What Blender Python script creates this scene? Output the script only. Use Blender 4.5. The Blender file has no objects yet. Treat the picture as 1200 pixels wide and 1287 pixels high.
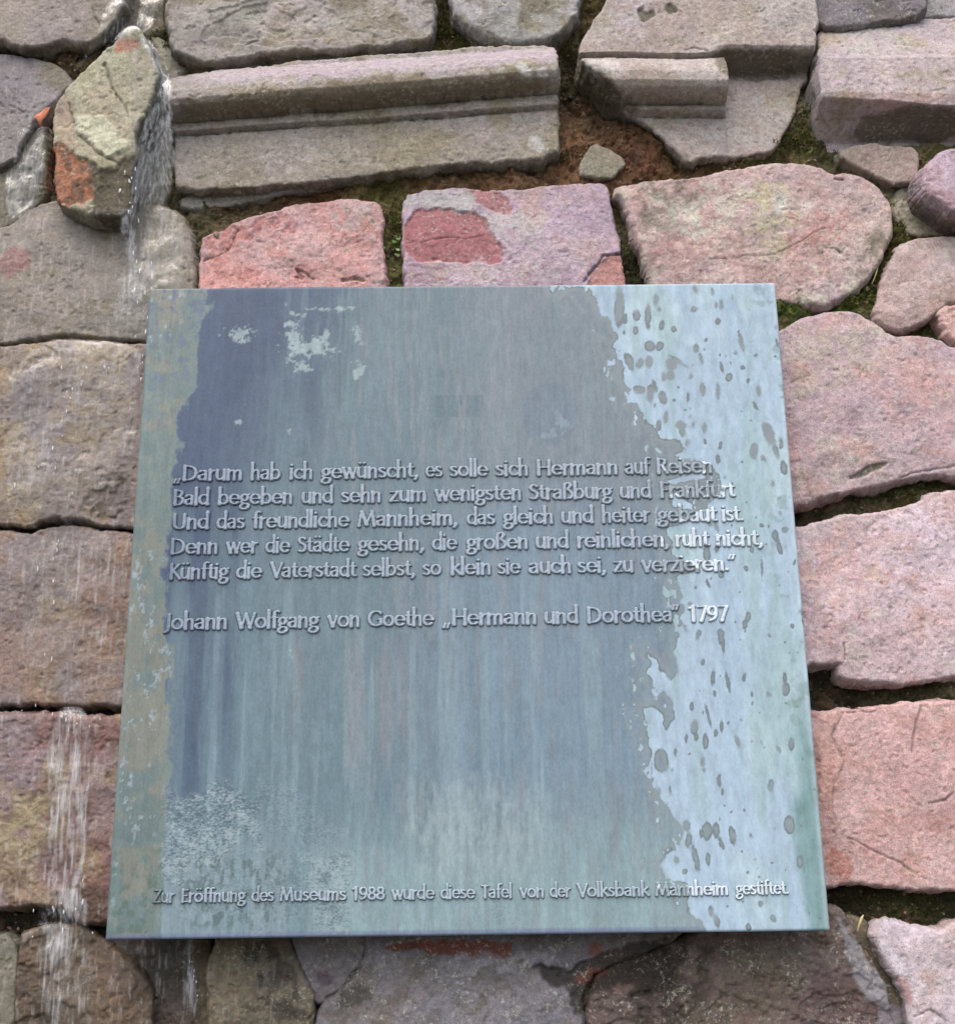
import bpy, math, random
import numpy as np
random.seed(5); rng = np.random.default_rng(11)
S = bpy.context.scene; COL = S.collection

# ------------------------------------------------------------------ camera
IW, IH, F = 1200.0, 1287.0, 1600.0
CORN = np.array([[188,362],[974,355],[1043,1170],[132,1182]], float)   # plaque corners as traced
PW = 0.70
def solve_camera():
    q = np.c_[CORN[:,0]-IW/2, IH/2-CORN[:,1]]
    src = np.array([[0,1],[1,1],[1,0],[0,0]], float); A = []
    for (x,y),(u,v) in zip(src, q):
        A.append([x,y,1,0,0,0,-u*x,-u*y,-u]); A.append([0,0,0,x,y,1,-v*x,-v*y,-v])
    h = np.linalg.svd(np.array(A))[2][-1].reshape(3,3)
    if h[2,2] < 0: h = -h
    K = lambda c: np.array([c[0]/F, c[1]/F, -c[2]])
    a, b, t = K(h[:,0]), K(h[:,1]), K(h[:,2])
    s = PW/np.linalg.norm(a); t = t*s
    a = a/np.linalg.norm(a); b = b-(b@a)*a; b /= np.linalg.norm(b)
    n = np.cross(b, a)                      # wall +Y (into the wall) in camera space
    R = np.column_stack([a, n, b])          # world -> camera
    return R, t, -R.T @ t
R, T, CP = solve_camera()
def ray(px, y=0.0):
    """photo pixels -> (x, z) on the upright plane at depth y"""
    px = np.atleast_2d(np.asarray(px, float))
    d = np.c_[(px[:,0]-IW/2)/F, (IH/2-px[:,1])/F, -np.ones(len(px))] @ R
    k = (y-CP[1])/d[:,1]
    p = CP + d*k[:,None]
    return p[:,[0,2]]
def proj(x, y, z):
    c = np.stack([x,y,z],-1) @ R.T + T
    return IW/2+F*c[...,0]/-c[...,2], IH/2-F*c[...,1]/-c[...,2]
cam = bpy.data.cameras.new('camera'); cam.sensor_fit = 'HORIZONTAL'; cam.sensor_width = 36
cam.lens = 36*F/IW; cam.clip_start = 0.05; cam.clip_end = 60
co = bpy.data.objects.new('camera', cam); COL.objects.link(co); S.camera = co
import mathutils
M4 = mathutils.Matrix(R.T.tolist()).to_4x4(); M4.translation = CP.tolist(); co.matrix_world = M4

# ------------------------------------------------------------------ light
SUN_EL, SUN_AZ = 55, 196        # high, a little to the left, wide and weak: bright haze over a shaded wall
w = bpy.data.worlds.new('World'); S.world = w; w.use_nodes = True
nt = w.node_tree; bg = nt.nodes['Background']; sky = nt.nodes.new('ShaderNodeTexSky')
sky.sky_type = 'NISHITA'; sky.sun_disc = False; sky.sun_elevation = math.radians(SUN_EL); sky.sun_rotation = math.radians(SUN_AZ)
sky.air_density = 1.0; sky.dust_density = 4.0; sky.ozone_density = 1.0
nt.links.new(sky.outputs[0], bg.inputs[0]); bg.inputs[1].default_value = 0.15
sd = bpy.data.lights.new('sun', 'SUN'); sd.energy = 1.1; sd.angle = math.radians(70); sd.color = (1.0, .94, .84)
so = bpy.data.objects.new('sun', sd); COL.objects.link(so)
az = math.radians(SUN_AZ); el = math.radians(SUN_EL)
sdir = mathutils.Vector((math.sin(az)*math.cos(el), math.cos(az)*math.cos(el), math.sin(el)))
so.rotation_euler = sdir.to_track_quat('Z', 'Y').to_euler()
S.view_settings.view_transform = 'Standard'; S.view_settings.look = 'None'; S.view_settings.exposure = 0.84; S.view_settings.gamma = 1
S.cycles.max_bounces = 6; S.cycles.transparent_max_bounces = 12

# ------------------------------------------------------------------ noise + geometry helpers
def _h(ix, iy, iz, s):
    n = (ix*374761393 + iy*668265263 + iz*2147483647 + s*1274126177) & 0xffffffff
    n = ((n ^ (n >> 13))*1274126177) & 0xffffffff
    return ((n ^ (n >> 16)) & 0xffff)/32767.5 - 1.0
def vnoise(x, y, z, s=0):
    X, Y, Z = np.floor(x).astype(np.int64), np.floor(y).astype(np.int64), np.floor(z).astype(np.int64)
    fx, fy, fz = x-X, y-Y, z-Z
    fx = fx*fx*fx*(fx*(fx*6-15)+10); fy = fy*fy*fy*(fy*(fy*6-15)+10); fz = fz*fz*fz*(fz*(fz*6-15)+10)
    def L(a, b, t): return a+(b-a)*t
    c = lambda i, j, k: _h(X+i, Y+j, Z+k, s)
    return L(L(L(c(0,0,0), c(1,0,0), fx), L(c(0,1,0), c(1,1,0), fx), fy),
             L(L(c(0,0,1), c(1,0,1), fx), L(c(0,1,1), c(1,1,1), fx), fy), fz)
def fbm(P, f, o=4, s=0, g=.5, sc=(1,1,1)):
    x, y, z = P[:,0]*f*sc[0], P[:,1]*f*sc[1], P[:,2]*f*sc[2]
    r = np.zeros(len(x)); a = 1; t = 0
    for k in range(o):
        cx, sx = math.cos(k*1.1), math.sin(k*1.1)
        r += a*vnoise((x*cx+z*sx)+17.3*k, y+5.1*k, (-x*sx+z*cx)+9.7*k, s+k*7); t += a; a *= g; x, y, z = x*2.03, y*2.03, z*2.03
    return r/t*1.6
def ridge(P, f, o=3, s=0, sc=(1,1,1)): return 1-np.abs(fbm(P, f, o, s, .55, sc))*1.6
def sstep(a, b, x): t = np.clip((x-a)/(b-a), 0, 1); return t*t*(3-2*t)
def lin(c):
    c = np.asarray(c, float)/255
    return np.where(c <= .04045, c/12.92, ((c+.055)/1.055)**2.4)
def chaikin(p, n=1):
    p = np.asarray(p, float)
    for _ in range(n):
        q = np.roll(p, -1, 0); p = np.stack([.75*p+.25*q, .25*p+.75*q], 1).reshape(-1, 2)
    return p
def sdf(pts, poly):
    """signed distance to a closed polygon, + inside"""
    out = np.empty(len(pts)); A = poly; B = np.roll(poly, -1, 0)
    for i in range(0, len(pts), 20000):
        p = pts[i:i+20000]; e = B-A; ww = p[:,None,:]-A[None]
        t = np.clip((ww*e).sum(2)/np.maximum((e*e).sum(1), 1e-12), 0, 1)
        d = ww-e*t[...,None]; dm = np.sqrt((d*d).sum(2).min(1))
        c1 = (A[:,1][None] <= p[:,1:]) ; c2 = (B[:,1][None] > p[:,1:])
        cr = e[:,0]*ww[...,1]-e[:,1]*ww[...,0]
        wn = ((c1 & c2 & (cr > 0)).astype(int)-((~c1) & (~c2) & (cr < 0)).astype(int)).sum(1)
        out[i:i+20000] = np.where(wn != 0, dm, -dm)
    return out
def pldist(pts, line):
    out = np.full(len(pts), 1e9)
    for a, b in zip(line[:-1], line[1:]):
        e = b-a; t = np.clip(((pts-a)@e)/max(e@e, 1e-9), 0, 1); d = pts-a-e*t[:,None]
        out = np.minimum(out, np.sqrt((d*d).sum(1)))
    return out
def mesh_np(name, V, Fq, mat, parent=None, attrs=None, smooth=True):
    me = bpy.data.meshes.new(name); V = np.asarray(V, np.float32); Fq = np.asarray(Fq, np.int32); k = Fq.shape[1]
    me.vertices.add(len(V)); me.vertices.foreach_set('co', V.ravel())
    me.loops.add(Fq.size); me.loops.foreach_set('vertex_index', Fq.ravel())
    me.polygons.add(len(Fq)); me.polygons.foreach_set('loop_start', np.arange(0, Fq.size, k, dtype=np.int32))
    me.polygons.foreach_set('loop_total', np.full(len(Fq), k, np.int32))
    if smooth: me.polygons.foreach_set('use_smooth', np.ones(len(Fq), bool))
    for n, a in (attrs or {}).items():
        if a.ndim == 2:
            at = me.attributes.new(n, 'FLOAT_COLOR', 'POINT'); at.data.foreach_set('color', np.c_[a, np.ones(len(a))].astype(np.float32).ravel())
        else:
            at = me.attributes.new(n, 'FLOAT', 'POINT'); at.data.foreach_set('value', a.astype(np.float32))
    me.update(); me.validate(); me.materials.append(mat)
    o = bpy.data.objects.new(name, me); COL.objects.link(o); o.parent = parent
    return o
def empty(name, loc=(0,0,0), **kw):
    o = bpy.data.objects.new(name, None); COL.objects.link(o); o.location = loc; o.empty_display_size = .05
    for k, v in kw.items(): o[k] = v
    return o
def cells(mask, idx):
    ok = mask[:-1,:-1] & mask[1:,:-1] & mask[:-1,1:] & mask[1:,1:]
    i, j = np.nonzero(ok)
    return np.c_[idx[i,j], idx[i,j+1], idx[i+1,j+1], idx[i+1,j]], ok      # i along x, j along z
def boundary_edges(Q):
    E = np.concatenate([Q[:,[0,1]], Q[:,[1,2]], Q[:,[2,3]], Q[:,[3,0]]])
    key = np.minimum(E[:,0], E[:,1]).astype(np.int64)*10**7+np.maximum(E[:,0], E[:,1])
    _, inv, cnt = np.unique(key, return_inverse=True, return_counts=True)
    return E[cnt[inv] == 1]

# ------------------------------------------------------------------ materials
def newmat(name):
    m = bpy.data.materials.new(name); m.use_nodes = True; return m, m.node_tree, m.node_tree.nodes['Principled BSDF']
def N(t, typ, **kw):
    n = t.nodes.new(typ)
    for k, v in kw.items(): setattr(n, k, v)
    return n
def math_(t, op, a, b=None, clamp=False):
    n = N(t, 'ShaderNodeMath', operation=op, use_clamp=clamp)
    for i, v in enumerate((a, b)):
        if v is None: continue
        if isinstance(v, (int, float)): n.inputs[i].default_value = v
        else: t.links.new(v, n.inputs[i])
    return n.outputs[0]
def ramp(t, x, a, b, c=0., d=1.):
    n = N(t, 'ShaderNodeMapRange', interpolation_type='SMOOTHSTEP'); t.links.new(x, n.inputs[0])
    for i, v in enumerate((a, b, c, d)): n.inputs[i+1].default_value = v
    return n.outputs[0]
def noise(t, scale, det=4, rough=.6, sc=(1,1,1), off=0):
    tc = N(t, 'ShaderNodeTexCoord'); mp = N(t, 'ShaderNodeMapping'); mp.inputs['Scale'].default_value = sc; mp.inputs['Location'].default_value = (off, off*.7, off*.3)
    t.links.new(tc.outputs['Object'], mp.inputs[0]); n = N(t, 'ShaderNodeTexNoise'); t.links.new(mp.outputs[0], n.inputs[0])
    n.inputs['Scale'].default_value = scale; n.inputs['Detail'].default_value = det; n.inputs['Roughness'].default_value = rough
    return n.outputs[0]
def mixc(t, fac, a, b, mode='MIX'):
    n = N(t, 'ShaderNodeMix', data_type='RGBA', blend_type=mode, clamp_factor=True)
    if isinstance(fac, (int, float)): n.inputs[0].default_value = fac
    else: t.links.new(fac, n.inputs[0])
    for i, v in ((6, a), (7, b)):
        if isinstance(v, tuple): n.inputs[i].default_value = v+(1,)
        else: t.links.new(v, n.inputs[i])
    return n.outputs[2]
def scalec(t, col, fac):
    n = N(t, 'ShaderNodeVectorMath', operation='SCALE'); t.links.new(col, n.inputs[0]); t.links.new(fac, n.inputs['Scale']); return n.outputs[0]
def attr(t, name, out='Fac'): return N(t, 'ShaderNodeAttribute', attribute_name=name).outputs[out]
def stone_material():
    m, t, b = newmat('stone'); col = attr(t, 'Col', 'Color'); wet = attr(t, 'wet')
    n1 = noise(t, 620, 4, .68); n2 = noise(t, 1700, 3, .7); n3 = noise(t, 150, 7, .72, off=3); n4 = noise(t, 620, 2, .5, off=8)
    c = scalec(t, col, ramp(t, n1, .27, .73, .80, 1.22)); c = scalec(t, c, ramp(t, n2, .2, .8, .84, 1.16)); c = scalec(t, c, ramp(t, n3, .32, .68, .78, 1.20))
    c = mixc(t, ramp(t, n4, .70, .76, 0, .40), c, (.50, .47, .43))                      # pale quartz grains
    c = mixc(t, ramp(t, noise(t, 480, 3, .55, off=21), .66, .74, 0, .6), c, (.07, .06, .05))   # dark pits
    lm = noise(t, 38, 4, .6, off=41); dry_ = math_(t, 'SUBTRACT', 1., wet)
    c = mixc(t, math_(t, 'MULTIPLY', dry_, math_(t, 'MULTIPLY', ramp(t, noise(t, 230, 7, .78, off=44), .54, .60, 0, .62), ramp(t, lm, .40, .60))), c, (.50, .51, .42))
    c = mixc(t, math_(t, 'MULTIPLY', dry_, math_(t, 'MULTIPLY', ramp(t, noise(t, 270, 7, .80, off=47), .57, .62, 0, .78), ramp(t, lm, .32, .56))), c, (.12, .12, .085))
    c = mixc(t, math_(t, 'MULTIPLY', ramp(t, noise(t, 210, 3, .6, off=49), .66, .72, 0, .5), dry_), c, (.36, .13, .11))
    st = noise(t, 160, 4, .6, (1,1,.22), 5)
    c = mixc(t, math_(t, 'MULTIPLY', wet, ramp(t, st, .5, .72, 0, .38)), c, (.42, .40, .38))
    t.links.new(c, b.inputs['Base Color'])
    t.links.new(ramp(t, wet, 0, 1, .86, .5), b.inputs['Roughness']); b.inputs['Specular IOR Level'].default_value = .4
    t.links.new(math_(t, 'MULTIPLY', wet, .40), b.inputs['Coat Weight']); b.inputs['Coat Roughness'].default_value = .15
    bp = N(t, 'ShaderNodeBump'); bp.inputs['Distance'].default_value = .0014; bp.inputs['Strength'].default_value = .85
    h = math_(t, 'ADD', math_(t, 'MULTIPLY', n1, .9), math_(t, 'MULTIPLY', n2, .45)); h = math_(t, 'ADD', h, math_(t, 'MULTIPLY', n3, 1.2))
    t.links.new(h, bp.inputs['Height']); t.links.new(bp.outputs[0], b.inputs['Normal'])
    bw = N(t, 'ShaderNodeBump'); bw.inputs['Distance'].default_value = .0016; bw.inputs['Strength'].default_value = .9
    wr = math_(t, 'ADD', noise(t, 420, 4, .7, (1,1,.55), 9), math_(t, 'MULTIPLY', n2, .25))
    t.links.new(wr, bw.inputs['Height']); t.links.new(bw.outputs[0], b.inputs['Coat Normal'])
    return m
MST = stone_material()
def mortar_material():
    m, t, b = newmat('mortar'); col = attr(t, 'Col', 'Color'); wet = attr(t, 'wet')
    n1 = noise(t, 180, 6, .75); n2 = noise(t, 700, 4, .7, off=2)
    c = scalec(t, col, ramp(t, n1, .3, .7, .55, 1.4)); c = scalec(t, c, ramp(t, n2, .25, .75, .7, 1.3))
    c = mixc(t, ramp(t, noise(t, 520, 2, .5, off=5), .70, .74, 0, .7), c, (.40, .36, .30))
    t.links.new(c, b.inputs['Base Color']); t.links.new(ramp(t, wet, 0, 1, .95, .25), b.inputs['Roughness']); b.inputs['Specular IOR Level'].default_value = .35
    bp = N(t, 'ShaderNodeBump'); bp.inputs['Distance'].default_value = .004; t.links.new(math_(t, 'ADD', n1, n2), bp.inputs['Height']); t.links.new(bp.outputs[0], b.inputs['Normal'])
    return m
MMO = mortar_material()

# ------------------------------------------------------------------ painted features (marks on the stones, with some light and shade painted in), in traced coordinates
FE = []     # (polygon, colour, alpha, softness px, relief m)
def fe(poly, c, a=.8, soft=6, dy=0., ws=5): FE.append((np.array(poly, float), lin(c)*ALB, a, soft, dy, ws))
ALB = .80
TAN, CREAM, MAUVE, OLIVE, RED, PINK = (168,145,112), (196,196,178), (150,136,150), (98,94,62), (158,84,70), (204,142,136)
# ice-grey / reddish flakes
fe([(505,268),(560,262),(598,262),(622,290),(632,318),(628,330),(600,332),(560,326),(510,328)], (168,100,104), .95, 2, .0030, 3)
fe([(587,238),(612,236),(648,255),(640,270),(618,262),(592,250)], (170,108,112), .9, 3, .002, 3)
fe([(622,262),(600,266),(630,300),(640,322),(680,300),(690,270),(660,258)], (186,186,180), .5, 8)
fe([(735,350),(755,328),(778,320),(786,322),(790,400),(730,400)], (185,120,105), .8, 3, .003)
fe([(505,238),(590,238),(600,262),(510,266)], (168,172,168), .7, 5)
fe([(640,310),(700,300),(760,310),(740,350),(600,360),(560,345)], (190,178,182), .45, 14)
fe([(250,300),(300,280),(360,262),(380,290),(330,300),(290,320),(260,330)], (186,112,104), .7, 8, .002)
fe([(420,250),(470,252),(480,290),(440,300),(400,275)], (176,170,168), .6, 14)
fe([(300,350),(360,335),(420,320),(470,330),(470,360),(300,375)], (214,150,144), .6, 8)
# stone S11 lichen, and its painted right-hand shading
fe([(800,235),(870,225),(885,245),(860,285),(820,300),(800,280)], (98,100,78), .55, 12)
fe([(845,250),(890,235),(920,260),(890,300),(850,290)], (196,200,182), .55, 14)
fe([(940,230),(980,225),(1005,260),(985,330),(960,320),(945,280)], (184,182,122), .55, 16)
fe([(820,290),(880,290),(900,330),(870,370),(820,360)], (170,132,128), .8, 14)
fe([(985,280),(1050,262),(1090,280),(1040,310),(990,320)], (192,140,132), .7, 12)
fe([(1085,290),(1118,275),(1113,320),(1080,365),(1060,380),(1080,330)], (120,118,95), .6, 10)  # shading of the block's right side painted as a darker strip
fe([(975,245),(990,240),(993,262),(975,270)], (196,202,190), .8, 5); fe([(1010,253),(1025,253),(1022,264),(1008,264)], (214,206,198), .8, 3)
# S14..S17
fe([(990,430),(1080,400),(1130,440),(1110,480),(1040,480),(990,520)], (176,170,146), .55, 18)
fe([(1080,440),(1130,430),(1200,460),(1200,560),(1120,560)], (196,156,152), .5, 20)
fe([(1062,602),(1086,587),(1118,578),(1104,590),(1082,601)], (92,90,70), .8, 2, .003, 1)
fe([(1000,640),(1000,560),(1040,550),(1090,590),(1040,620)], (178,160,158), .5, 15)
fe([(1010,690),(1060,660),(1090,700),(1080,800),(1020,830)], (200,160,152), .6, 20)
fe([(1100,650),(1160,640),(1200,620),(1200,760),(1120,780)], (208,188,200), .6, 20)
fe([(1040,1060),(1065,1075),(1075,1100),(1045,1115)], (176,104,86), .7, 4)
fe([(1035,970),(1045,950),(1050,1000),(1038,1040)], (172,104,90), .6, 5)
fe([(1025,896),(1060,894),(1046,925),(1060,960),(1046,1000),(1060,1050),(1030,1030)], (208,160,146), .5, 5, -.002)
fe([(1105,1180),(1130,1190),(1150,1250),(1140,1240),(1110,1205)], (214,206,214), .7, 6)
fe([(1125,1225),(1142,1232),(1150,1270),(1135,1260)], (172,120,112), .7, 4)
# S18
fe([(1052,1148),(1075,1180),(1110,1235),(1118,1262),(1100,1262),(1085,1255),(1072,1210),(1060,1200),(1062,1180)], (176,176,182), .85, 4, -.001)
fe([(1100,1255),(1130,1265),(1140,1300),(1100,1300)], (168,160,172), .8, 5)
fe([(850,1190),(1010,1180),(1020,1220),(980,1300),(850,1300)], (132,122,98), .7, 22)
fe([(780,1180),(900,1180),(890,1240),(860,1300),(790,1300)], (62,58,42), .7, 16)
fe([(920,1260),(960,1250),(950,1290),(915,1295)], (150,110,100), .5, 8)
# S19
fe([(600,1183),(650,1183),(640,1200),(612,1210),(560,1200),(490,1195),(480,1185)], (156,82,64), .9, 3, .002)
fe([(560,1200),(640,1200),(700,1200),(690,1215),(600,1230),(560,1222)], (182,178,186), .7, 8, -.002)
fe([(665,1212),(720,1215),(760,1200),(800,1185),(850,1183),(860,1240),(800,1260),(740,1240),(735,1280),(722,1275),(718,1240),(690,1240)], (70,60,48), .85, 6, .006)
fe([(722,1228),(755,1218),(770,1226),(745,1236),(725,1236)], (156,86,64), .8, 4)
fe([(775,1238),(800,1236),(795,1252),(775,1255)], (176,140,128), .6, 4)
fe([(740,1185),(760,1185),(755,1205),(742,1202)], (168,96,78), .7, 3)
fe([(600,1230),(700,1240),(730,1287),(560,1300),(480,1270)], (164,164,176), .6, 20)
# left wet stones
fe([(0,308),(25,312),(45,325),(30,345),(0,348)], (170,104,108), .75, 5)
fe([(90,430),(160,425),(170,470),(130,500),(90,470)], (182,158,118), .65, 18)
fe([(0,530),(40,530),(60,570),(30,600),(0,590)], (178,150,112), .65, 16)
fe([(90,500),(150,500),(160,560),(100,560)], (178,154,120), .6, 16)
fe([(0,610),(50,610),(50,650),(10,655)], (180,160,116), .6, 10)
fe([(60,480),(95,500),(90,620),(60,640),(50,560)], (140,122,140), .7, 16)
fe([(105,625),(160,590),(162,660),(110,655)], (104,74,52), .6, 10, .003)
fe([(100,700),(158,690),(150,850),(110,870)], (156,104,78), .5, 18)
fe([(50,745),(85,750),(90,790),(60,800)], (176,150,112), .7, 10)
fe([(0,690),(50,690),(60,760),(20,800),(0,800)], (150,136,144), .5, 16)
fe([(0,905),(45,910),(60,960),(40,985),(0,985)], (158,138,158), .75, 8)
fe([(0,1000),(60,990),(85,1060),(40,1080),(0,1070)], (176,160,118), .7, 14)
fe([(80,900),(140,900),(138,960),(90,960)], (150,92,86), .6, 12)
fe([(95,1060),(130,1060),(128,1110),(95,1110)], (146,108,70), .6, 10)
fe([(85,1110),(135,1112),(133,1162),(95,1165),(86,1140)], (92,66,36), .8, 6)
fe([(0,1095),(50,1100),(45,1140),(0,1140)], (112,76,50), .8, 8)
fe([(90,1200),(140,1200),(180,1240),(185,1290),(90,1290)], (152,112,72), .5, 16)
fe([(255,1190),(300,1190),(340,1240),(350,1290),(255,1290)], (142,128,92), .6, 10)
fe([(305,1185),(355,1185),(375,1240),(390,1290),(345,1290),(320,1240)], (66,58,44), .8, 8)
fe([(360,1185),(450,1185),(455,1210),(420,1240),(390,1250)], (150,144,150), .7, 8)
fe([(400,1215),(425,1222),(415,1240),(400,1235)], (104,84,98), .7, 4)
fe([(420,1240),(460,1235),(470,1260),(430,1275)], (84,84,74), .7, 5)
# fragment S3
fe([(95,150),(125,140),(150,170),(165,180),(160,190),(140,198),(118,185),(97,168)], (206,208,188), .8, 4, -.003)
fe([(63,180),(63,133),(88,108),(95,150),(95,190)], (190,166,148), .8, 5)
fe([(140,55),(160,42),(175,48),(172,60),(145,64)], (196,122,96), .85, 4)
fe([(61,182),(80,186),(97,190),(117,220),(115,262),(61,252)], (120,78,52), .95, 4, .003)
fe([(61,182),(80,186),(97,190),(117,220),(115,262),(61,252)], (186,112,74), .9, 9, .0)
fe([(97,190),(115,205),(130,214),(150,205),(160,195),(175,200),(175,290),(115,285),(117,222)], (72,62,40), .85, 5, .004)
fe([(0,70),(45,80),(90,100),(60,150),(40,150),(20,150)], (142,132,150), .6, 10)
fe([(55,70),(92,95),(82,115),(60,112),(48,90)], (118,112,84), .6, 6)
# moulded blocks: stains, algal growth, painted light on tops and shade beneath
fe([(622,88),(632,86),(630,105),(622,108)], (196,196,190), .8, 2); fe([(652,82),(668,86),(668,102),(658,106),(650,96)], (200,200,194), .85, 3); fe([(676,80),(690,82),(692,98),(688,108),(676,100)], (202,200,196), .85, 3)
fe([(668,170),(676,168),(684,190),(670,192),(666,182)], (196,198,192), .8, 2)
fe([(225,118),(690,84),(695,120),(228,158)], (122,110,84), .85, 5)  # shade on the roll's lower half painted in with algal olive
fe([(215,90),(700,55),(698,78),(225,108)], (176,160,172), .7, 5)  # lit upward-facing band painted lavender
fe([(215,215),(400,200),(560,185),(690,180),(700,200),(215,245)], (120,112,80), .35, 8)
fe([(888,62),(1020,58),(1012,96),(915,106)], (96,88,66), .75, 4)  # underside: shade and algal green painted together
fe([(728,76),(742,76),(800,128),(800,140),(750,138)], (86,86,58), .7, 6)
fe([(760,95),(905,95),(905,132),(790,132)], (150,146,122), .5, 8)
fe([(728,70),(760,70),(790,90),(750,95)], (196,194,190), .6, 6)
fe([(770,5),(800,-5),(830,20),(800,45),(765,50)], (186,178,186), .6, 8)
fe([(802,12),(820,8),(822,18),(806,30)], (88,84,54), .8, 3, .003)
fe([(836,5),(850,2),(848,14),(838,16)], (70,72,48), .8, 2, .003)
fe([(1095,134),(1210,134),(1210,182),(1060,182)], (98,88,66), .8, 6)  # underside of the chamfered block: painted shade with algal green
fe([(1028,110),(1085,118),(1090,136),(1050,180),(1025,165)], (156,140,112), .7, 8)
fe([(1040,115),(1200,112),(1200,134),(1090,133)], (190,156,150), .6, 6)
fe([(1060,30),(1145,40),(1150,70),(1060,70)], (178,178,166), .5, 10)
fe([(820,150),(990,110),(1000,150),(960,190),(880,190)], (172,174,170), .5, 12)
fe([(0,0),(130,-5),(120,40),(20,50)], (160,146,150), .4, 14)
fe([(560,30),(600,10),(640,10),(640,40),(620,50)], (112,108,80), .5, 12)
fe([(1000,60),(1022,55),(1018,100),(1000,100)], (150,150,130), .4, 5)
CR = []     # cracks and dark moulding grooves: (polyline, half width px, depth)
def cr(line, wpx=1.6, d=.004): CR.append((np.array(line, float), wpx, d))
cr([(505,302),(530,303),(560,296),(585,298),(625,288)], 1.2, .002); cr([(733,352),(752,330),(757,322),(780,319)], 2, .006)
cr([(350,330),(365,345),(380,350),(372,338),(395,350)], 1.8, .005); cr([(258,330),(290,310),(300,288)], 1.3, .003); cr([(425,352),(445,350),(455,352)], 2.5, .006)
cr([(893,326),(940,322),(975,320),(1010,300),(1050,280)], 1.2, .0016); cr([(1038,312),(1050,312),(1057,317)], 1.2, .003); cr([(1035,212),(1050,218),(1068,214)], 2, .006); cr([(1050,224),(1060,226)], 1.6, .005)
cr([(1100,895),(1060,895),(1047,925),(1058,955)], 1.3, .003); cr([(1047,990),(1046,1020),(1060,1050),(1090,1065),(1130,1085),(1165,1105)], 1.3, .003)
cr([(1157,888),(1150,920),(1145,945)], 2, .003); cr([(1168,1010),(1190,1005),(1200,995)], 2.2, .003); cr([(1060,810),(1061,830)], 1.4, .004)
cr([(1130,600),(1150,595),(1200,585)], 1.5, .003)
cr([(80,112),(100,170),(120,190),(140,200),(150,205)], 1.5, .004); cr([(133,80),(140,110),(155,130),(160,145)], 2, .004)
cr([(0,110),(10,130),(30,140)], 1, .002); cr([(115,0),(118,20),(125,30)], 1.2, .003)
cr([(1150,1280),(1170,1270),(1190,1285)], 1.3, .003); cr([(390,1280),(410,1255),(430,1240),(455,1215)], 2, .005)
cr([(860,62),(885,60),(889,64)], 1, .003); cr([(310,55),(325,50)], 1.5, .003)
CRW = cr
cr([(226,171),(400,157),(560,147),(684,136)], 1.6, .004); cr([(226,154),(460,135),(692,117)], 1.3, .003); cr([(800,146),(912,147)], 1.4, .003); cr([(790,131),(906,131)], 1.2, .002); cr([(728,71),(850,73),(886,68)], 1.2, .002)  # shade lines in the moulding grooves, painted dark
def paint(P, col, skirt=None):
    """colour and relief of the traced marks at vertices P"""
    u, v = proj(P[:,0], P[:,1], P[:,2]); uv = np.c_[u, v]; dy = np.zeros(len(P))
    wx = fbm(P, 60, 3, 41)*5; wz = fbm(P, 60, 3, 42)*5
    for poly, c, a, soft, d, ws in FE:
        lo, hi = poly.min(0)-soft-8, poly.max(0)+soft+8
        k = np.nonzero((u > lo[0]) & (u < hi[0]) & (v > lo[1]) & (v < hi[1]))[0]
        if not len(k): continue
        wsc = 1.0*ws/5+soft/7
        q = uv[k]+np.c_[wx[k], wz[k]]*wsc*.8
        s = sstep(-soft*.5-.5, soft*.5+.5, sdf(q, chaikin(poly)))*a
        if soft > 7: s = s*sstep(-.55, .25, fbm(P[k], 110, 4, int(abs(poly[0,0]))+9))
        col[k] = col[k]*(1-s[:,None])+c*s[:,None]; dy[k] += d*s/a
    for line, wpx, d in CR:
        lo, hi = line.min(0)-9, line.max(0)+9
        k = np.nonzero((u > lo[0]) & (u < hi[0]) & (v > lo[1]) & (v < hi[1]))[0]
        if not len(k): continue
        g = np.clip(1-pldist(uv[k]+np.c_[wx[k], wz[k]]*.45, line)/(wpx*(1.1+.5*sstep(-.6,.6,wx[k]/5))), 0, 1); g = g*g*(3-2*g)*sstep(-.9, -.2, wz[k]/5)
        dy[k] += g*d*.7; col[k] *= (1-.4*g)[:,None]
    return dy
def wetness(u, v, P):
    w = sstep(265, 205, u+fbm(P, 25, 3, 77)*18)
    w = np.where(v < 60, w*.5, w); w = np.where((u > 55) & (u < 165) & (v > 60) & (v < 262), w*.25, w)
    w = np.maximum(w, .55*sstep(1195, 1215, v)*sstep(420, 330, u))
    return np.clip(w, 0, 1)

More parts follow.
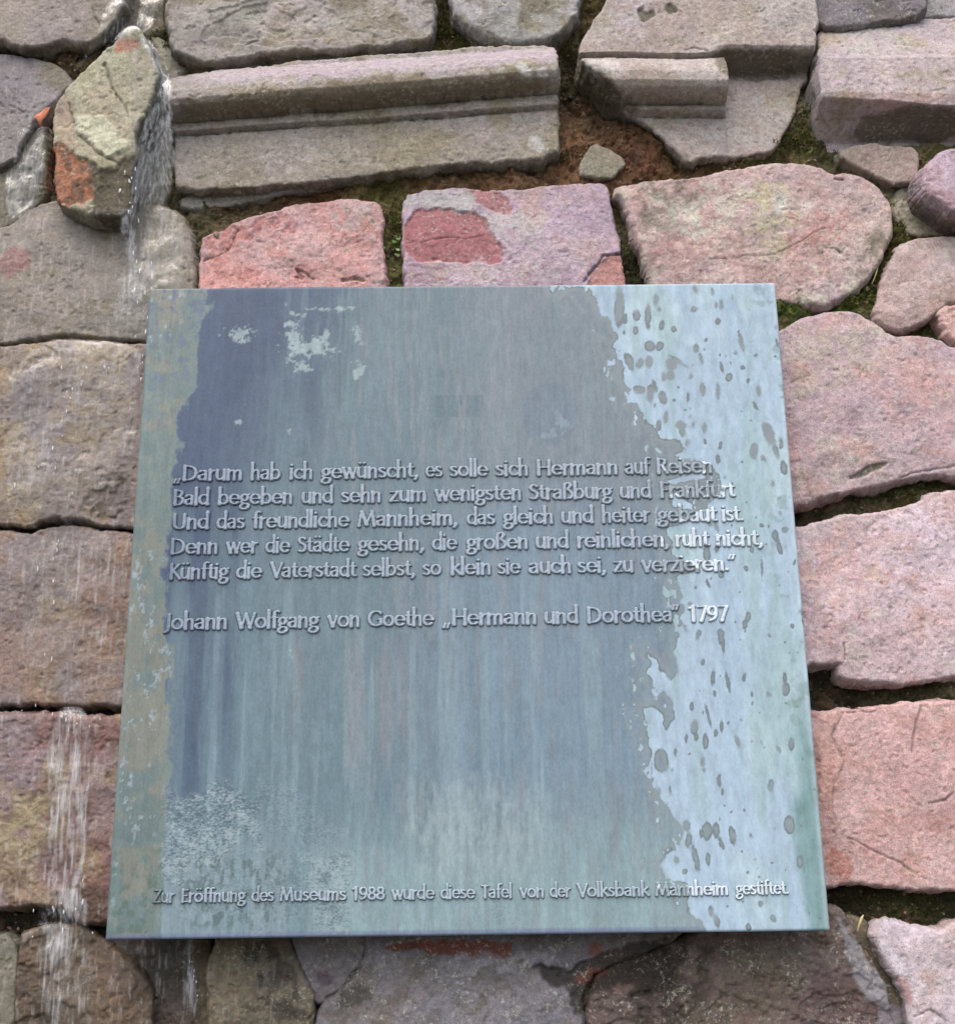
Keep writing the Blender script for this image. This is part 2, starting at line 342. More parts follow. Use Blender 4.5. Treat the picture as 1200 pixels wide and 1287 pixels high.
# ------------------------------------------------------------------ the wall
wall = empty('rubble_stone_wall', (0.35, .13, -.3), label='rough wall of pink and grey sandstone blocks behind the plaque, wet on its left', category='wall')
wall_inv = mathutils.Matrix.Translation(wall.location).inverted()
def to_wall(V): return V-np.array(wall.location)
ALLV = []      # for the water drape
STPOLY = []
H = .00125; BACK = .125; GROW = .0014
def stone(name, poly, yf=.05, r=.010, c=((165,150,152),(180,165,160),(150,140,130)), bump=.004, tx=0, tz=0, bulge=.0025, warp=.0024, seed=0,
          prof=None, lich=0., flake=.0, algae_shade=.5, label=None, cmix=(14,70), smooth=1, h=H, back=BACK, rough=1.):
    poly = np.array(poly, float); X_, Y_ = poly[:,0], poly[:,1]      # stones cut by the frame go on beyond it
    X_[X_ <= -40] = -170; X_[X_ >= 1260] = 1390; Y_[Y_ <= -60] = -150; Y_[Y_ >= 1330] = 1430; pw = chaikin(ray(poly, yf), smooth); STPOLY.append((pw, yf))
    lo, hi = pw.min(0)-.008, pw.max(0)+.008
    nx, nz = int((hi[0]-lo[0])/h)+2, int((hi[1]-lo[1])/h)+2
    gx, gz = np.meshgrid(lo[0]+np.arange(nx)*h, lo[1]+np.arange(nz)*h, indexing='ij')
    P = np.c_[gx.ravel(), np.full(gx.size, seed*.37), gz.ravel()]
    r = r*.40; wq = np.c_[fbm(P, 38, 3, seed+1, .55), fbm(P, 38, 3, seed+2, .55)]*warp+np.c_[fbm(P, 150, 3, seed+31, .6), fbm(P, 150, 3, seed+32, .6)]*.0011
    D = (sdf(P[:,[0,2]]+wq, pw)+(GROW if prof is None else 0)+(.0025 if poly[:,1].min() > 1130 else 0)).reshape(nx, nz)
    mask = D > 0
    idx = np.full(mask.shape, -1); 
    Q0, ok = cells(mask, np.arange(mask.size).reshape(mask.shape))
    used = np.unique(Q0); re = np.full(mask.size, -1); re[used] = np.arange(len(used)); Q = re[Q0]
    x, z, d = gx.ravel()[used], gz.ravel()[used], D.ravel()[used]
    Gx, Gz = np.gradient(D, h); g = np.c_[Gx.ravel()[used], Gz.ravel()[used]]; g /= np.maximum(np.linalg.norm(g, axis=1), .3)[:,None]
    be = boundary_edges(Q); bv = np.unique(be)
    mv = np.minimum(d[bv], 1.6*h); x[bv] -= mv*g[bv,0]; z[bv] -= mv*g[bv,1]; d[bv] = 0
    P = np.c_[x, np.full(len(x), seed*.37), z]
    cx, cz = pw.mean(0)
    rr = np.clip(1-d/r, 0, 1)
    y = np.full(len(x), yf)+r*(1-np.sqrt(1-rr*rr*.999))-bulge*(1-np.exp(-d/.03))+tx*(x-cx)+tz*(z-cz)
    n = fbm(P, 13, 4, seed+3, .45)*bump*.9 + fbm(P, 60, 5, seed+4, .62)*bump*.12*rough+fbm(P, 28, 3, seed+24, .5)*bump*.15 + fbm(P, 330, 2, seed+14)*.00035*rough
    if flake:
        q = (fbm(P, 13, 4, seed+5, .5, (1,1,1.6))+1)*2.2; fl = np.floor(q); y += flake*(fl+sstep(.82, 1, q-fl))-flake*2
    pit = sstep(.62, .9, fbm(P, 150, 2, seed+6)); y += pit*.0012*rough
    y += n*(1-.5*rr)
    if prof is not None: y += prof(x, z)
    # skirt rings back to the core of the wall
    nb = len(bv); rb = np.full(len(x), -1); rb[bv] = np.arange(nb)
    ring_y = []; K = 1+int((back-(yf-.01))/.0026)
    V = [np.c_[x, y, z]]; base = len(x); yb = y[bv]
    for k in range(1, K+1):
        t = k/K; yy = yb+(back-yb)*t
        Pk = np.c_[x[bv], yy, z[bv]]; dn = fbm(Pk, 45, 4, seed+7, .6)*.0035*min(1, k/3)-.002*t*4*(1-t)
        V.append(np.c_[x[bv]-g[bv,0]*(-dn), yy, z[bv]-g[bv,1]*(-dn)])
    V = np.concatenate(V); Fs = [Q]
    a, b = rb[be[:,0]], rb[be[:,1]]
    for k in range(K):
        ia = be[:,0] if k == 0 else base+(k-1)*nb+a; ib = be[:,1] if k == 0 else base+(k-1)*nb+b
        Fs.append(np.c_[ib, ia, base+k*nb+a, base+k*nb+b])
    Fq = np.concatenate(Fs)
    # colour
    m1 = fbm(V, cmix[0], 4, seed+8)*.5+.5; m2 = fbm(V, cmix[1], 5, seed+9, .65); m3 = fbm(V, 30, 4, seed+10, .6)
    C = [lin(k)*ALB for k in c]
    col = C[0][None]*(1-sstep(.3,.8,m1)[:,None])+C[1][None]*sstep(.3,.8,m1)[:,None]
    s = sstep(.05, .65, m3)[:,None]*.75; col = col*(1-s)+C[2]*s
    col *= (1+.13*m2)[:,None]; col[:,0] *= 1+.05*m3; col[:,2] *= 1-.05*m3
    if lich:
        s = (sstep(.18, .5, fbm(V, 75, 4, seed+11, .65))*sstep(-.25, .35, fbm(V, 12, 3, seed+12))*lich)[:,None]
        col = col*(1-s)+lin((196,194,172))*ALB*s
        s = (sstep(.4, .6, fbm(V, 130, 3, seed+15, .6))*sstep(-.2, .4, fbm(V, 15, 3, seed+16))*lich*.8)[:,None]
        col = col*(1-s)+lin((104,108,88))*ALB*s
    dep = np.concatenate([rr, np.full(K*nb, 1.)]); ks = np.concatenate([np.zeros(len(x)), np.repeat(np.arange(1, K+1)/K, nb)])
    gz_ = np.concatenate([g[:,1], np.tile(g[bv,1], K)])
    s = (algae_shade*np.clip(sstep(.1, .8, dep)*.6*sstep(-.5, .3, m2)*sstep(-.1, .7, gz_)+sstep(0, .25, ks)*(.5+.5*sstep(-.3, .6, gz_)), 0, 1))[:,None]
    col = col*(1-s)+(lin(OLIVE)*.60*(1+.3*m2)[:,None])*s  # shade on sides and lower edges painted in with the algal olive
    dy = paint(V, col); V[:,1] += dy
    u, v = proj(V[:,0], V[:,1], V[:,2]); wet = wetness(u, v, V)
    if poly[:,1].min() > 1130 and poly[:,0].max() < 1170: col *= .64  # bottom stones darkened for wetness and painted shade beneath the plaque
    if poly[:,0].max() <= 262: col *= np.array([[.99,1.0,.84]])
    lum = (col@np.array([.25,.6,.15]))[:,None]; col = (lum+(col-lum)*.79)*np.array([[1.12,1.10,1.12]]); col *= (1-.32*wet)[:,None]
    ALLV.append(V.copy())
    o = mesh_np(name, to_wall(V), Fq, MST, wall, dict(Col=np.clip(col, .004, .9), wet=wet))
    if label: o['label'] = label
    return o
def profile(keys, uL, uR, yref):
    """keys from top to bottom: (v at uL, v at uR, y). Height offsets relative to yref as a function of z, sheared along x"""
    pts = []
    for vL, vR, y in keys:
        a = ray([(uL, vL)], y)[0]; b = ray([(uR, vR)], y)[0]; pts.append((a, b, y))
    def zk(i, x):
        a, b, _ = pts[i]; return a[1]+(b[1]-a[1])*(x-a[0])/(b[0]-a[0])
    def f(x, z):
        zs = [zk(0, x)]
        for i in range(1, len(pts)): zs.append(np.minimum(zk(i, x), zs[-1]-.0012))
        y = np.full(len(x), pts[0][2]-yref)
        for i in range(len(pts)-1):
            t = np.clip((zs[i]-z)/(zs[i]-zs[i+1]), 0, 1); y += (pts[i+1][2]-pts[i][2])*t
        return y
    return f
# --- left, wet
stone('stone', [(-40,-60),(175,-60),(157,0),(143,17),(130,38),(113,51),(95,50),(77,46),(60,55),(38,57),(17,56),(0,43),(-40,40)], .040, .008, ((150,136,142),(162,148,148),(140,134,122)), .003, seed=1, algae_shade=.6)
stone('stone', [(-40,62),(0,66),(60,72),(92,96),(84,112),(63,133),(43,152),(26,182),(14,205),(-40,260)], .055, .010, ((134,124,142),(146,136,144),(124,120,100)), .004, seed=2)
stone('stone', [(168,-60),(215,-60),(208,0),(205,40),(190,52),(167,42),(150,42),(135,55),(125,75),(100,95),(84,82),(110,62),(140,42),(158,20)], .066, .010, ((108,98,78),(130,120,104),(80,72,50)), .006, seed=3)
stone('stone_fragment', [(63,134),(84,110),(110,86),(133,68),(152,52),(168,40),(180,48),(188,63),(198,92),(192,130),(170,158),(166,200),(160,262),(115,260),(74,248),(64,228)], .005, .006, ((178,176,154),(182,170,150),(156,156,130)), .006, seed=4, tx=-.1, tz=-.12, label='cream fragment jutting out with a rough brick-red underside')
stone('stone', [(185,45),(206,45),(216,70),(240,85),(222,100),(216,130),(222,262),(160,268),(162,190),(185,150),(196,100)], .058, .010, ((132,130,108),(152,148,134),(104,102,80)), .006, seed=5)
stone('stone', [(-40,262),(12,208),(30,180),(48,160),(60,158),(62,230),(50,255),(20,285),(-40,330)], .064, .010, ((92,86,66),(120,112,94),(66,60,42)), .007, seed=6)
stone('stone', [(-40,300),(5,288),(25,268),(45,255),(75,250),(115,260),(160,256),(214,258),(235,280),(244,305),(246,440),(175,426),(130,423),(85,419),(40,424),(0,432),(-40,436)], .052, .012, ((146,136,132),(156,144,142),(140,132,108)), .005, seed=7, algae_shade=.6)
stone('stone', [(-40,442),(0,438),(40,430),(85,426),(130,430),(250,432),(250,668),(164,664),(132,660),(109,652),(82,650),(54,654),(35,663),(15,658),(-40,640)], .046, .010, ((152,130,118),(146,128,138),(172,146,108)), .0035, seed=8, algae_shade=.6, flake=.0004)
stone('stone', [(-40,650),(15,668),(35,673),(54,665),(82,660),(109,662),(132,670),(250,674),(245,888),(148,886),(60,884),(0,886),(-40,886)], .050, .010, ((158,126,120),(150,132,140),(166,132,104)), .004, seed=9, algae_shade=.6, flake=.0005)
stone('stone', [(-40,900),(0,900),(60,896),(110,900),(240,896),(240,1140),(135,1160),(100,1164),(86,1142),(60,1140),(0,1140),(-40,1142)], .044, .012, ((148,102,102),(156,128,136),(170,148,112)), .006, seed=10, algae_shade=.6, flake=.0007)
stone('stone', [(-40,1175),(5,1178),(18,1192),(16,1230),(10,1330),(-40,1330)], .050, .008, ((176,168,148),(160,156,140),(140,130,110)), .004, seed=11)
stone('stone', [(22,1180),(50,1170),(84,1166),(115,1172),(147,1200),(175,1226),(190,1252),(188,1330),(20,1330)], .048, .012, ((116,88,62),(140,110,84),(96,76,54)), .007, seed=12, flake=.002)
stone('stone', [(140,1160),(250,1160),(244,1200),(243,1330),(194,1330),(194,1248),(178,1222),(150,1196),(138,1180)], .060, .012, ((70,58,44),(92,68,58),(54,48,34)), .008, seed=13, algae_shade=.3)
stone('stone', [(246,1150),(262,1150),(262,1330),(247,1330)], .052, .006, ((104,82,56),(90,72,48),(116,94,66)), .003, seed=14)
stone('stone', [(265,1150),(352,1150),(362,1190),(378,1225),(395,1262),(360,1330),(264,1330)], .045, .010, ((136,124,92),(120,110,84),(150,140,110)), .008, seed=15, rough=1.8, lich=.25)
# --- bottom middle and right
stone('stone', [(362,1140),(458,1140),(456,1208),(430,1238),(404,1262),(395,1255),(380,1222)], .048, .008, ((148,142,146),(160,152,152),(130,124,118)), .004, seed=16)
stone('stone', [(466,1140),(880,1140),(850,1178),(800,1200),(760,1212),(740,1225),(728,1260),(735,1330),(370,1330),(400,1275),(432,1245),(462,1212)], .044, .012, ((146,142,146),(158,156,166),(124,118,110)), .007, seed=17, algae_shade=.6)
stone('stone', [(770,1215),(860,1186),(900,1150),(1046,1140),(1060,1160),(1080,1190),(1112,1240),(1150,1330),(745,1330),(740,1260),(752,1228)], .052, .012, ((128,104,100),(140,120,112),(104,92,70)), .008, seed=18, rough=1.6, lich=.15, flake=.002, label='brown block with a lichen-crusted face under the plaque')
stone('stone', [(1102,1178),(1110,1161),(1141,1164),(1173,1174),(1200,1168),(1260,1160),(1260,1330),(1156,1330),(1150,1273),(1140,1235),(1112,1206)], .040, .012, ((196,180,186),(206,190,196),(186,160,156)), .004, seed=19)
stone('stone', [(1066,1155),(1085,1160),(1104,1190),(1118,1222),(1136,1250),(1146,1330),(1138,1330),(1118,1240),(1090,1195)], .060, .006, ((130,116,90),(112,100,76),(150,134,110)), .004, seed=20)
stone('stone', [(940,900),(1025,896),(1060,894),(1118,886),(1200,882),(1260,878),(1260,1118),(1200,1117),(1137,1119),(1110,1113),(1078,1110),(1042,1115),(940,1118)], .044, .009, ((196,154,150),(204,164,160),(186,140,132)), .003, seed=21, lich=.2, algae_shade=.4)
stone('stone', [(950,664),(1007,664),(1022,660),(1053,649),(1100,642),(1134,639),(1159,630),(1171,618),(1200,614),(1260,608),(1260,842),(1200,848),(1157,855),(1118,859),(1059,853),(1052,845),(1056,829),(1021,838),(945,845)], .044, .012, ((198,172,176),(206,184,192),(196,156,148)), .005, seed=22, lich=.32, algae_shade=.4)
stone('stone', [(930,440),(983,415),(1000,403),(1022,395),(1048,390),(1075,392),(1106,409),(1125,425),(1147,420),(1178,423),(1200,440),(1260,450),(1260,590),(1200,597),(1162,599),(1128,603),(1084,614),(1035,624),(1005,636),(940,640)], .042, .014, ((184,158,164),(194,170,172),(186,148,142)), .006, seed=23, lich=.5, algae_shade=.4)
stone('stone', [(1176,388),(1200,380),(1260,374),(1260,436),(1205,432),(1188,415)], .040, .010, ((206,164,154),(212,176,168),(190,150,140)), .003, seed=24)
stone('stone', [(1130,304),(1150,298),(1200,293),(1260,290),(1260,372),(1192,378),(1172,398),(1140,413),(1120,411),(1097,398),(1105,368),(1120,330)], .046, .012, ((180,150,144),(186,164,160),(170,140,130)), .005, seed=25, lich=.3, algae_shade=.5)
stone('stone', [(1157,217),(1170,200),(1200,183),(1260,176),(1260,270),(1200,268),(1178,252),(1163,240)], .015, .014, ((176,150,168),(188,168,182),(168,134,146)), .004, seed=26, algae_shade=.8)
stone('stone', [(1047,190),(1083,182),(1120,181),(1156,184),(1152,205),(1153,229),(1125,229),(1095,213)], .046, .007, ((158,146,130),(174,150,140),(140,136,112)), .004, seed=27, lich=.5)
stone('stone', [(1128,232),(1151,234),(1160,248),(1180,262),(1200,272),(1260,284),(1260,296),(1200,290),(1160,292),(1135,290),(1122,262)], .056, .010, ((130,126,104),(150,144,126),(104,100,72)), .006, seed=28, lich=.3)
stone('stone', [(770,238),(800,226),(827,224),(883,219),(910,215),(950,208),(987,203),(1027,206),(1044,216),(1080,218),(1103,231),(1120,253),(1124,283),(1113,312),(1098,340),(1077,362),(1047,386),(1010,380),(940,380),(930,400),(830,400),(818,350),(804,310),(794,280),(784,252)], .044, .016, ((186,160,158),(196,172,162),(178,144,140)), .007, seed=29, lich=.7, algae_shade=.5, flake=.0004, label='big lichen-mottled pink block above the corner of the plaque')
# --- pink pair above the plaque
stone('stone', [(250,300),(272,290),(300,277),(340,265),(367,257),(400,252),(450,250),(474,251),(482,267),(480,300),(484,360),(484,420),(255,420),(250,360)], .050, .010, ((204,146,140),(196,156,154),(186,120,110)), .006, seed=30, algae_shade=.35, flake=.0008, label='salmon pink block with flaked ledges above the plaque')
stone('stone', [(505,243),(540,239),(587,237),(630,238),(700,235),(740,229),(763,231),(769,260),(778,310),(788,360),(790,420),(512,420),(508,330)], .048, .007, ((178,152,168),(186,166,178),(184,158,156)), .003, seed=31, algae_shade=.3, flake=.0006, label='lavender block with a dark red flake above the plaque')
stone('stone', [(727,217),(737,195),(747,178),(768,188),(787,201),(778,213),(767,221),(745,219)], .050, .006, ((148,144,124),(136,132,108),(160,150,132)), .003, seed=32)
stone('stone', [(225,246),(262,238),(330,236),(400,229),(395,238),(340,245),(262,258),(228,262)], .054, .006, ((132,130,116),(150,146,136),(96,92,64)), .004, seed=33)
# --- top row
stone('stone', [(222,-60),(212,0),(208,25),(215,60),(235,70),(260,75),(300,71),(330,68),(370,63),(400,60),(430,63),(480,55),(520,50),(541,46),(544,15),(548,-60)], .030, .012, ((152,148,134),(164,156,150),(134,128,104)), .006, seed=34, flake=.0018, algae_shade=.7)
stone('stone', [(560,-60),(564,12),(583,30),(607,43),(633,54),(657,52),(683,48),(710,33),(730,10),(742,-60)], .036, .020, ((156,156,150),(168,166,166),(124,118,90)), .007, seed=35, algae_shade=.8)
stone('stone', [(1014,-60),(1022,20),(1034,33),(1058,36),(1075,29),(1115,26),(1150,20),(1168,0),(1172,-60)], .030, .014, ((122,116,122),(134,126,130),(104,100,96)), .005, seed=36)
stone('stone', [(1152,22),(1168,5),(1180,-60),(1260,-60),(1260,16),(1200,20)], .050, .010, ((150,150,146),(160,156,160),(120,124,110)), .004, seed=37)
# --- carved blocks
mp = profile([(92,60,.031),(97,64,.015),(104,70,.005),(113,77,.001),(123,87,.001),(132,96,.006),(142,106,.015),(151,115,.037),(153,118,.031),(164,131,.031),(168,136,.039),(240,200,.039)], 228, 690, .039)
stone('moulded_stone', [(216,112),(233,101),(267,92),(333,87),(400,79),(480,73),(600,63),(687,60),(698,66),(700,115),(703,167),(698,197),(613,203),(500,213),(400,228),(333,233),(222,240),(218,215),(221,160)], .039, .004, ((158,150,136),(168,158,150),(142,136,106)), .0016, bulge=.0, warp=.0016, seed=38, prof=mp, algae_shade=.7, smooth=1, label='long carved block with a rolled moulding above the plaque')
pa = profile([(-60,-60,.024),(66,66,.022),(71,71,.034),(73,73,.020),(79,79,.009),(88,88,.003),(99,99,.003),(108,108,.008),(118,118,.017),(127,127,.040),(130,130,.034),(137,137,.034),(142,142,.046),(210,210,.047)], 740, 908, .045)
pb = profile([(-60,-60,.018),(57,56,.016),(64,62,.020),(98,90,.056),(106,100,.050),(210,210,.049)], 900, 1018, .045)
XS = ray([(913,120)], .03)[0,0]
def ps6(x, z):
    t = sstep(XS-.0022, XS+.0022, x); zc = ray([(900,62)], .02)[0,1]
    t2 = sstep(ray([(885,62)], .02)[0,0], XS+.002, x); t = np.where(z > zc-.02, np.maximum(t, t2*sstep(zc-.012, zc, z)), t)
    return pa(x, z)*(1-t)+pb(x, z)*t
stone('moulded_stone', [(790,-60),(765,0),(745,40),(724,74),(732,95),(748,118),(780,138),(812,152),(830,170),(850,190),(868,206),(882,195),(945,191),(968,189),(985,170),(1001,140),(1008,110),(1016,92),(1020,55),(1019,20),(1012,-60)], .045, .005, ((170,154,146),(178,168,162),(152,146,126)), .0028, bulge=0., warp=.002, seed=39, prof=ps6, algae_shade=.7, lich=.15, label='carved block with a short rolled moulding and a hollow underside')
pd = profile([(36,22,.045),(44,40,.036),(68,68,.020),(72,71,.016),(116,116,.010),(122,131,.012),(150,152,.040),(182,178,.066)], 1030, 1200, .045)
stone('moulded_stone', [(1026,36),(1040,33),(1057,36),(1075,30),(1110,26),(1146,22),(1200,20),(1260,18),(1260,178),(1200,178),(1120,180),(1075,186),(1045,184),(1024,165),(1021,100)], .045, .006, ((172,158,162),(182,166,166),(160,152,130)), .0028, bulge=0., warp=.002, seed=40, prof=pd, algae_shade=.7, label='chamfered carved block cut off by the right edge')
print('stones', sum(len(v) for v in ALLV))

# ------------------------------------------------------------------ mortar bed between the stones
def mortar():
    h = .0016; a = ray([(-175,-150),(1395,1430)], .1); b = ray([(-175,1430),(1395,-150)], .1)
    lo = np.minimum(a.min(0), b.min(0)); hi = np.maximum(a.max(0), b.max(0))
    nx, nz = int((hi[0]-lo[0])/h), int((hi[1]-lo[1])/h)
    gx, gz = np.meshgrid(lo[0]+np.arange(nx)*h, lo[1]+np.arange(nz)*h, indexing='ij')
    keep = np.ones(gx.shape, bool)
    for pw, yf in STPOLY:
        i0, i1 = np.searchsorted(gx[:,0], [pw[:,0].min(), pw[:,0].max()]); j0, j1 = np.searchsorted(gz[0], [pw[:,1].min(), pw[:,1].max()])
        if i1 <= i0 or j1 <= j0: continue
        sub = np.c_[gx[i0:i1,j0:j1].ravel(), gz[i0:i1,j0:j1].ravel()]
        keep[i0:i1,j0:j1] &= ((sdf(sub, pw) < .007)).reshape(i1-i0, j1-j0)
    pq = ray(CORN, .0); cen = pq.mean(0); pin = cen+(pq-cen)*.86
    keep &= (sdf(np.c_[gx.ravel(), gz.ravel()], pin) < 0).reshape(gx.shape)
    Q0, ok = cells(keep, np.arange(keep.size).reshape(keep.shape)); used = np.unique(Q0); re = np.full(keep.size, -1); re[used] = np.arange(len(used))
    x, z = gx.ravel()[used], gz.ravel()[used]; P = np.c_[x, np.zeros(len(x)), z]
    u, v = proj(x, np.full(len(x), .09), z)
    # how far forward the bedding comes: (u, v, y, colour)
    CT = [(30,55,.095,(60,56,34)),(85,85,.085,(84,66,44)),(180,20,.10,(66,60,44)),(30,220,.105,(60,56,42)),(225,80,.08,(86,82,56)),(560,60,.085,(78,72,40)),(600,55,.088,(74,78,36)),(720,40,.085,(92,82,52)),
          (715,120,.100,(56,52,34)),(760,150,.090,(82,58,42)),(720,200,.078,(120,90,66)),(800,220,.076,(112,76,58)),(810,180,.082,(96,70,44)),(860,212,.085,(84,66,36)),(960,200,.085,(74,72,32)),(1015,150,.085,(112,112,90)),(1010,190,.08,(98,94,56)),
          (400,238,.085,(112,84,60)),(520,230,.082,(120,90,66)),(650,220,.080,(122,92,68)),(300,250,.085,(80,70,46)),(490,260,.085,(96,90,50)),(495,320,.085,(84,86,46)),(245,320,.085,(90,86,60)),(800,300,.088,(74,72,44)),(795,350,.095,(60,62,40)),
          (1110,330,.082,(76,82,34)),(1030,385,.075,(80,96,36)),(985,395,.075,(76,92,36)),(1100,260,.085,(112,112,84)),(1160,290,.085,(118,106,40)),(1165,415,.088,(70,76,38)),(1040,645,.090,(64,58,40)),(1120,620,.085,(78,74,44)),(1180,608,.085,(78,78,44)),
          (1035,875,.092,(50,48,36)),(1120,872,.088,(70,66,48)),(1200,865,.08,(86,84,58)),(1070,1130,.092,(58,52,34)),(1140,1140,.088,(64,62,34)),(1190,1140,.088,(50,48,30)),(1125,1250,.095,(74,62,44)),
          (60,426,.095,(64,58,48)),(60,665,.095,(60,54,42)),(60,890,.098,(52,46,38)),(60,1155,.098,(52,42,34)),(200,1200,.09,(60,50,40)),(750,1220,.085,(70,58,44)),(1020,20,.1,(70,70,60)),(1060,185,.085,(90,88,58)),(640,700,.1,(80,74,60))]
    W = 0; Y = 0; Cc = 0
    for cu, cv, cy, cc in CT:
        ww = 1/(((u-cu)**2+(v-cv)**2)+120)**1.6; W = W+ww; Y = Y+ww*cy; Cc = Cc+ww[:,None]*lin(cc)[None]
    y = Y/W-.022+.005*sstep(980,1010,u)*sstep(850,860,v); col = Cc/W[:,None]*1.3
    y += fbm(P, 22, 4, 201)*.006+fbm(P, 85, 5, 202, .65)*.0055+sstep(.3,.7,fbm(P, 180, 2, 203))*-.003
    m = fbm(P, 45, 4, 205, .6); s = sstep(.0, .5, m)[:,None]*.35; col = col*(1-s)+lin((104,98,70))*.7*s
    s = sstep(.25, .6, fbm(P, 60, 4, 207, .6))[:,None]*.5; col = col*(1-s)+lin((146,118,96))*.7*s
    V = np.c_[x, y, z]; dy = np.zeros(len(x)); wet = wetness(u, v, V); col *= (1-.3*wet)[:,None]
    o = mesh_np('mortar_bed', to_wall(V), re[Q0], MMO, wall, dict(Col=np.clip(col, .004, .8), wet=wet))
    ALLV.append(V.copy())
    return V, u, v, col
MV, MU, MVv, MC = mortar()
print('mortar', len(MV))
# little stones caught in the bedding, one part
def pebbles():
    ico = []; t = (1+5**.5)/2
    iv = np.array([(-1,t,0),(1,t,0),(-1,-t,0),(1,-t,0),(0,-1,t),(0,1,t),(0,-1,-t),(0,1,-t),(t,0,-1),(t,0,1),(-t,0,-1),(-t,0,1)], float); iv /= np.linalg.norm(iv[0])
    fi = np.array([(0,11,5),(0,5,1),(0,1,7),(0,7,10),(0,10,11),(1,5,9),(5,11,4),(11,10,2),(10,7,6),(7,1,8),(3,9,4),(3,4,2),(3,2,6),(3,6,8),(3,8,9),(4,9,5),(2,4,11),(6,2,10),(8,6,7),(9,8,1)])
    ok = np.nonzero((MU > -10) & (MU < 1210) & (MVv > -10) & (MVv < 1300) & ~((MU > 190) & (MU < 990) & (MVv > 400) & (MVv < 1150)))[0]
    Vs, Fs, Cs = [], [], []
    for k in range(900):
        i = rng.choice(ok); r = rng.uniform(.0012, .0035)*(1.8 if rng.random() < .08 else 1)
        q = np.linalg.qr(rng.normal(size=(3,3)))[0]; p = (iv*rng.uniform(.55, 1.1, (12,1))*r*np.array([1,.7,.8]))@q+MV[i]
        Fs.append(fi+12*len(Vs)); Vs.append(p)
        c = lin([(150,120,100),(130,120,100),(170,150,130),(120,96,80),(176,130,112)][rng.integers(5)])*rng.uniform(.35,.8); Cs.append(np.tile(c, (12,1)))
    o = mesh_np('pebble', to_wall(np.concatenate(Vs)), np.concatenate(Fs), MST, wall, dict(Col=np.concatenate(Cs), wet=np.zeros(12*len(Vs))), smooth=False); o['kind'] = 'stuff'
pebbles()

# ------------------------------------------------------------------ moss in the joints
def moss():
    m, t, b = newmat('moss'); t.links.new(attr(t, 'Col', 'Color'), b.inputs['Base Color']); b.inputs['Roughness'].default_value = .8; b.inputs['Specular IOR Level'].default_value = .2
    SP = [(1030,385,44,9,2200,1.25),(985,392,8,10,250,1),(1110,330,12,26,900,.8),(1095,365,14,16,500,.7),(1160,295,26,6,400,1.4),(575,58,32,8,700,.8),(497,300,8,18,450,1.1),(487,250,10,8,150,1),(545,228,22,6,250,.9),(1090,625,60,8,900,.6),(1180,610,30,8,400,.6),
          (1130,1135,70,12,1100,.6),(960,197,50,7,800,.7),(860,208,20,10,400,.5),(1000,175,8,16,300,.7),(1120,872,60,7,600,.5),(400,232,150,6,500,.5),(620,215,80,5,400,.6),(350,70,120,6,900,.45),(20,50,20,5,200,.6),(720,90,14,30,500,.4),(1175,415,16,10,300,.7),(800,320,7,50,400,.5),(590,45,30,10,300,.5)]
    Vs, Fs, Cs = [], [], []; n = 0
    for cu, cv, su, sv, cnt, br in SP:
        near = np.nonzero((np.abs(MU-cu) < su*2) & (np.abs(MVv-cv) < sv*2))[0]
        if not len(near): continue
        wgt = np.exp(-.5*(((MU[near]-cu)/su)**2+((MVv[near]-cv)/sv)**2)); wgt /= wgt.sum()
        ids = rng.choice(near, cnt, p=wgt)
        for i in ids:
            p = MV[i]+np.array([rng.normal(0,.001), -.0005, rng.normal(0,.001)]); L = rng.uniform(.0015,.0042)
            d = np.array([rng.normal(0,.6), -1, rng.normal(.3,.6)]); d /= np.linalg.norm(d); s = np.cross(d, rng.normal(size=3)); s /= np.linalg.norm(s); s *= L*.28
            Vs += [p-s, p+s, p+d*L]; Fs.append((n, n+1, n+2)); n += 3
            g = br*rng.uniform(.5, 1.4); c = np.array([.080, .095, .026])*g if rng.random() < .75 else np.array([.15,.14,.035])*g
            Cs += [c, c, c*1.3]
    o = mesh_np('moss', np.array(Vs), np.array(Fs), m, None, dict(Col=np.array(Cs)), smooth=False); o['kind'] = 'stuff'; o['label'] = 'green moss growing in the joints between the stones'; o['category'] = 'moss'
moss()

# ------------------------------------------------------------------ the plaque
def ell(u, v, cx, cy, rx, ry, an=0):
    ca, sa = math.cos(math.radians(an)), math.sin(math.radians(an)); x, y = u-cx, v-cy; X, Y = x*ca+y*sa, -x*sa+y*ca
    k = np.sqrt((X/rx)**2+(Y/ry)**2); return (1-k)*min(rx, ry)
DRY = np.array([(700,340),(745,362),(745,368),(750,379),(754,393),(768,400),(772,414),(776,422),(771,436),(781,441),(782,457),(785,486),(795,490),(790,493),(794,504),(801,511),(812,529),(822,536),(833,551),(851,552),(860,565),(851,569),(849,572),(860,577),(880,580),(897,587),
 (904,598),(908,608),(906,623),(892,630),(890,638),(878,640),(870,650),(855,660),(845,663),(840,665),(841,675),(846,682),(848,689),(844,696),(850,700),(866,708),(877,717),(862,719),(850,727),(851,734),(856,738),(858,750),(855,756),(860,762),(857,771),(853,780),(860,785),(863,793),
 (857,787),(850,791),(852,800),(850,806),(846,820),(852,844),(842,854),(830,844),(822,828),(812,822),(818,836),(814,850),(822,862),(836,868),(846,884),(847,904),(840,918),(832,912),(832,896),(820,886),(806,890),(812,912),(816,940),(820,968),(825,1000),(840,1012),(848,1028),(858,1044),(854,1070),(836,1072),
 (830,1090),(836,1106),(860,1110),(866,1124),(868,1148),(880,1156),(890,1174),(892,1200),(1100,1200),(1040,340)], float)
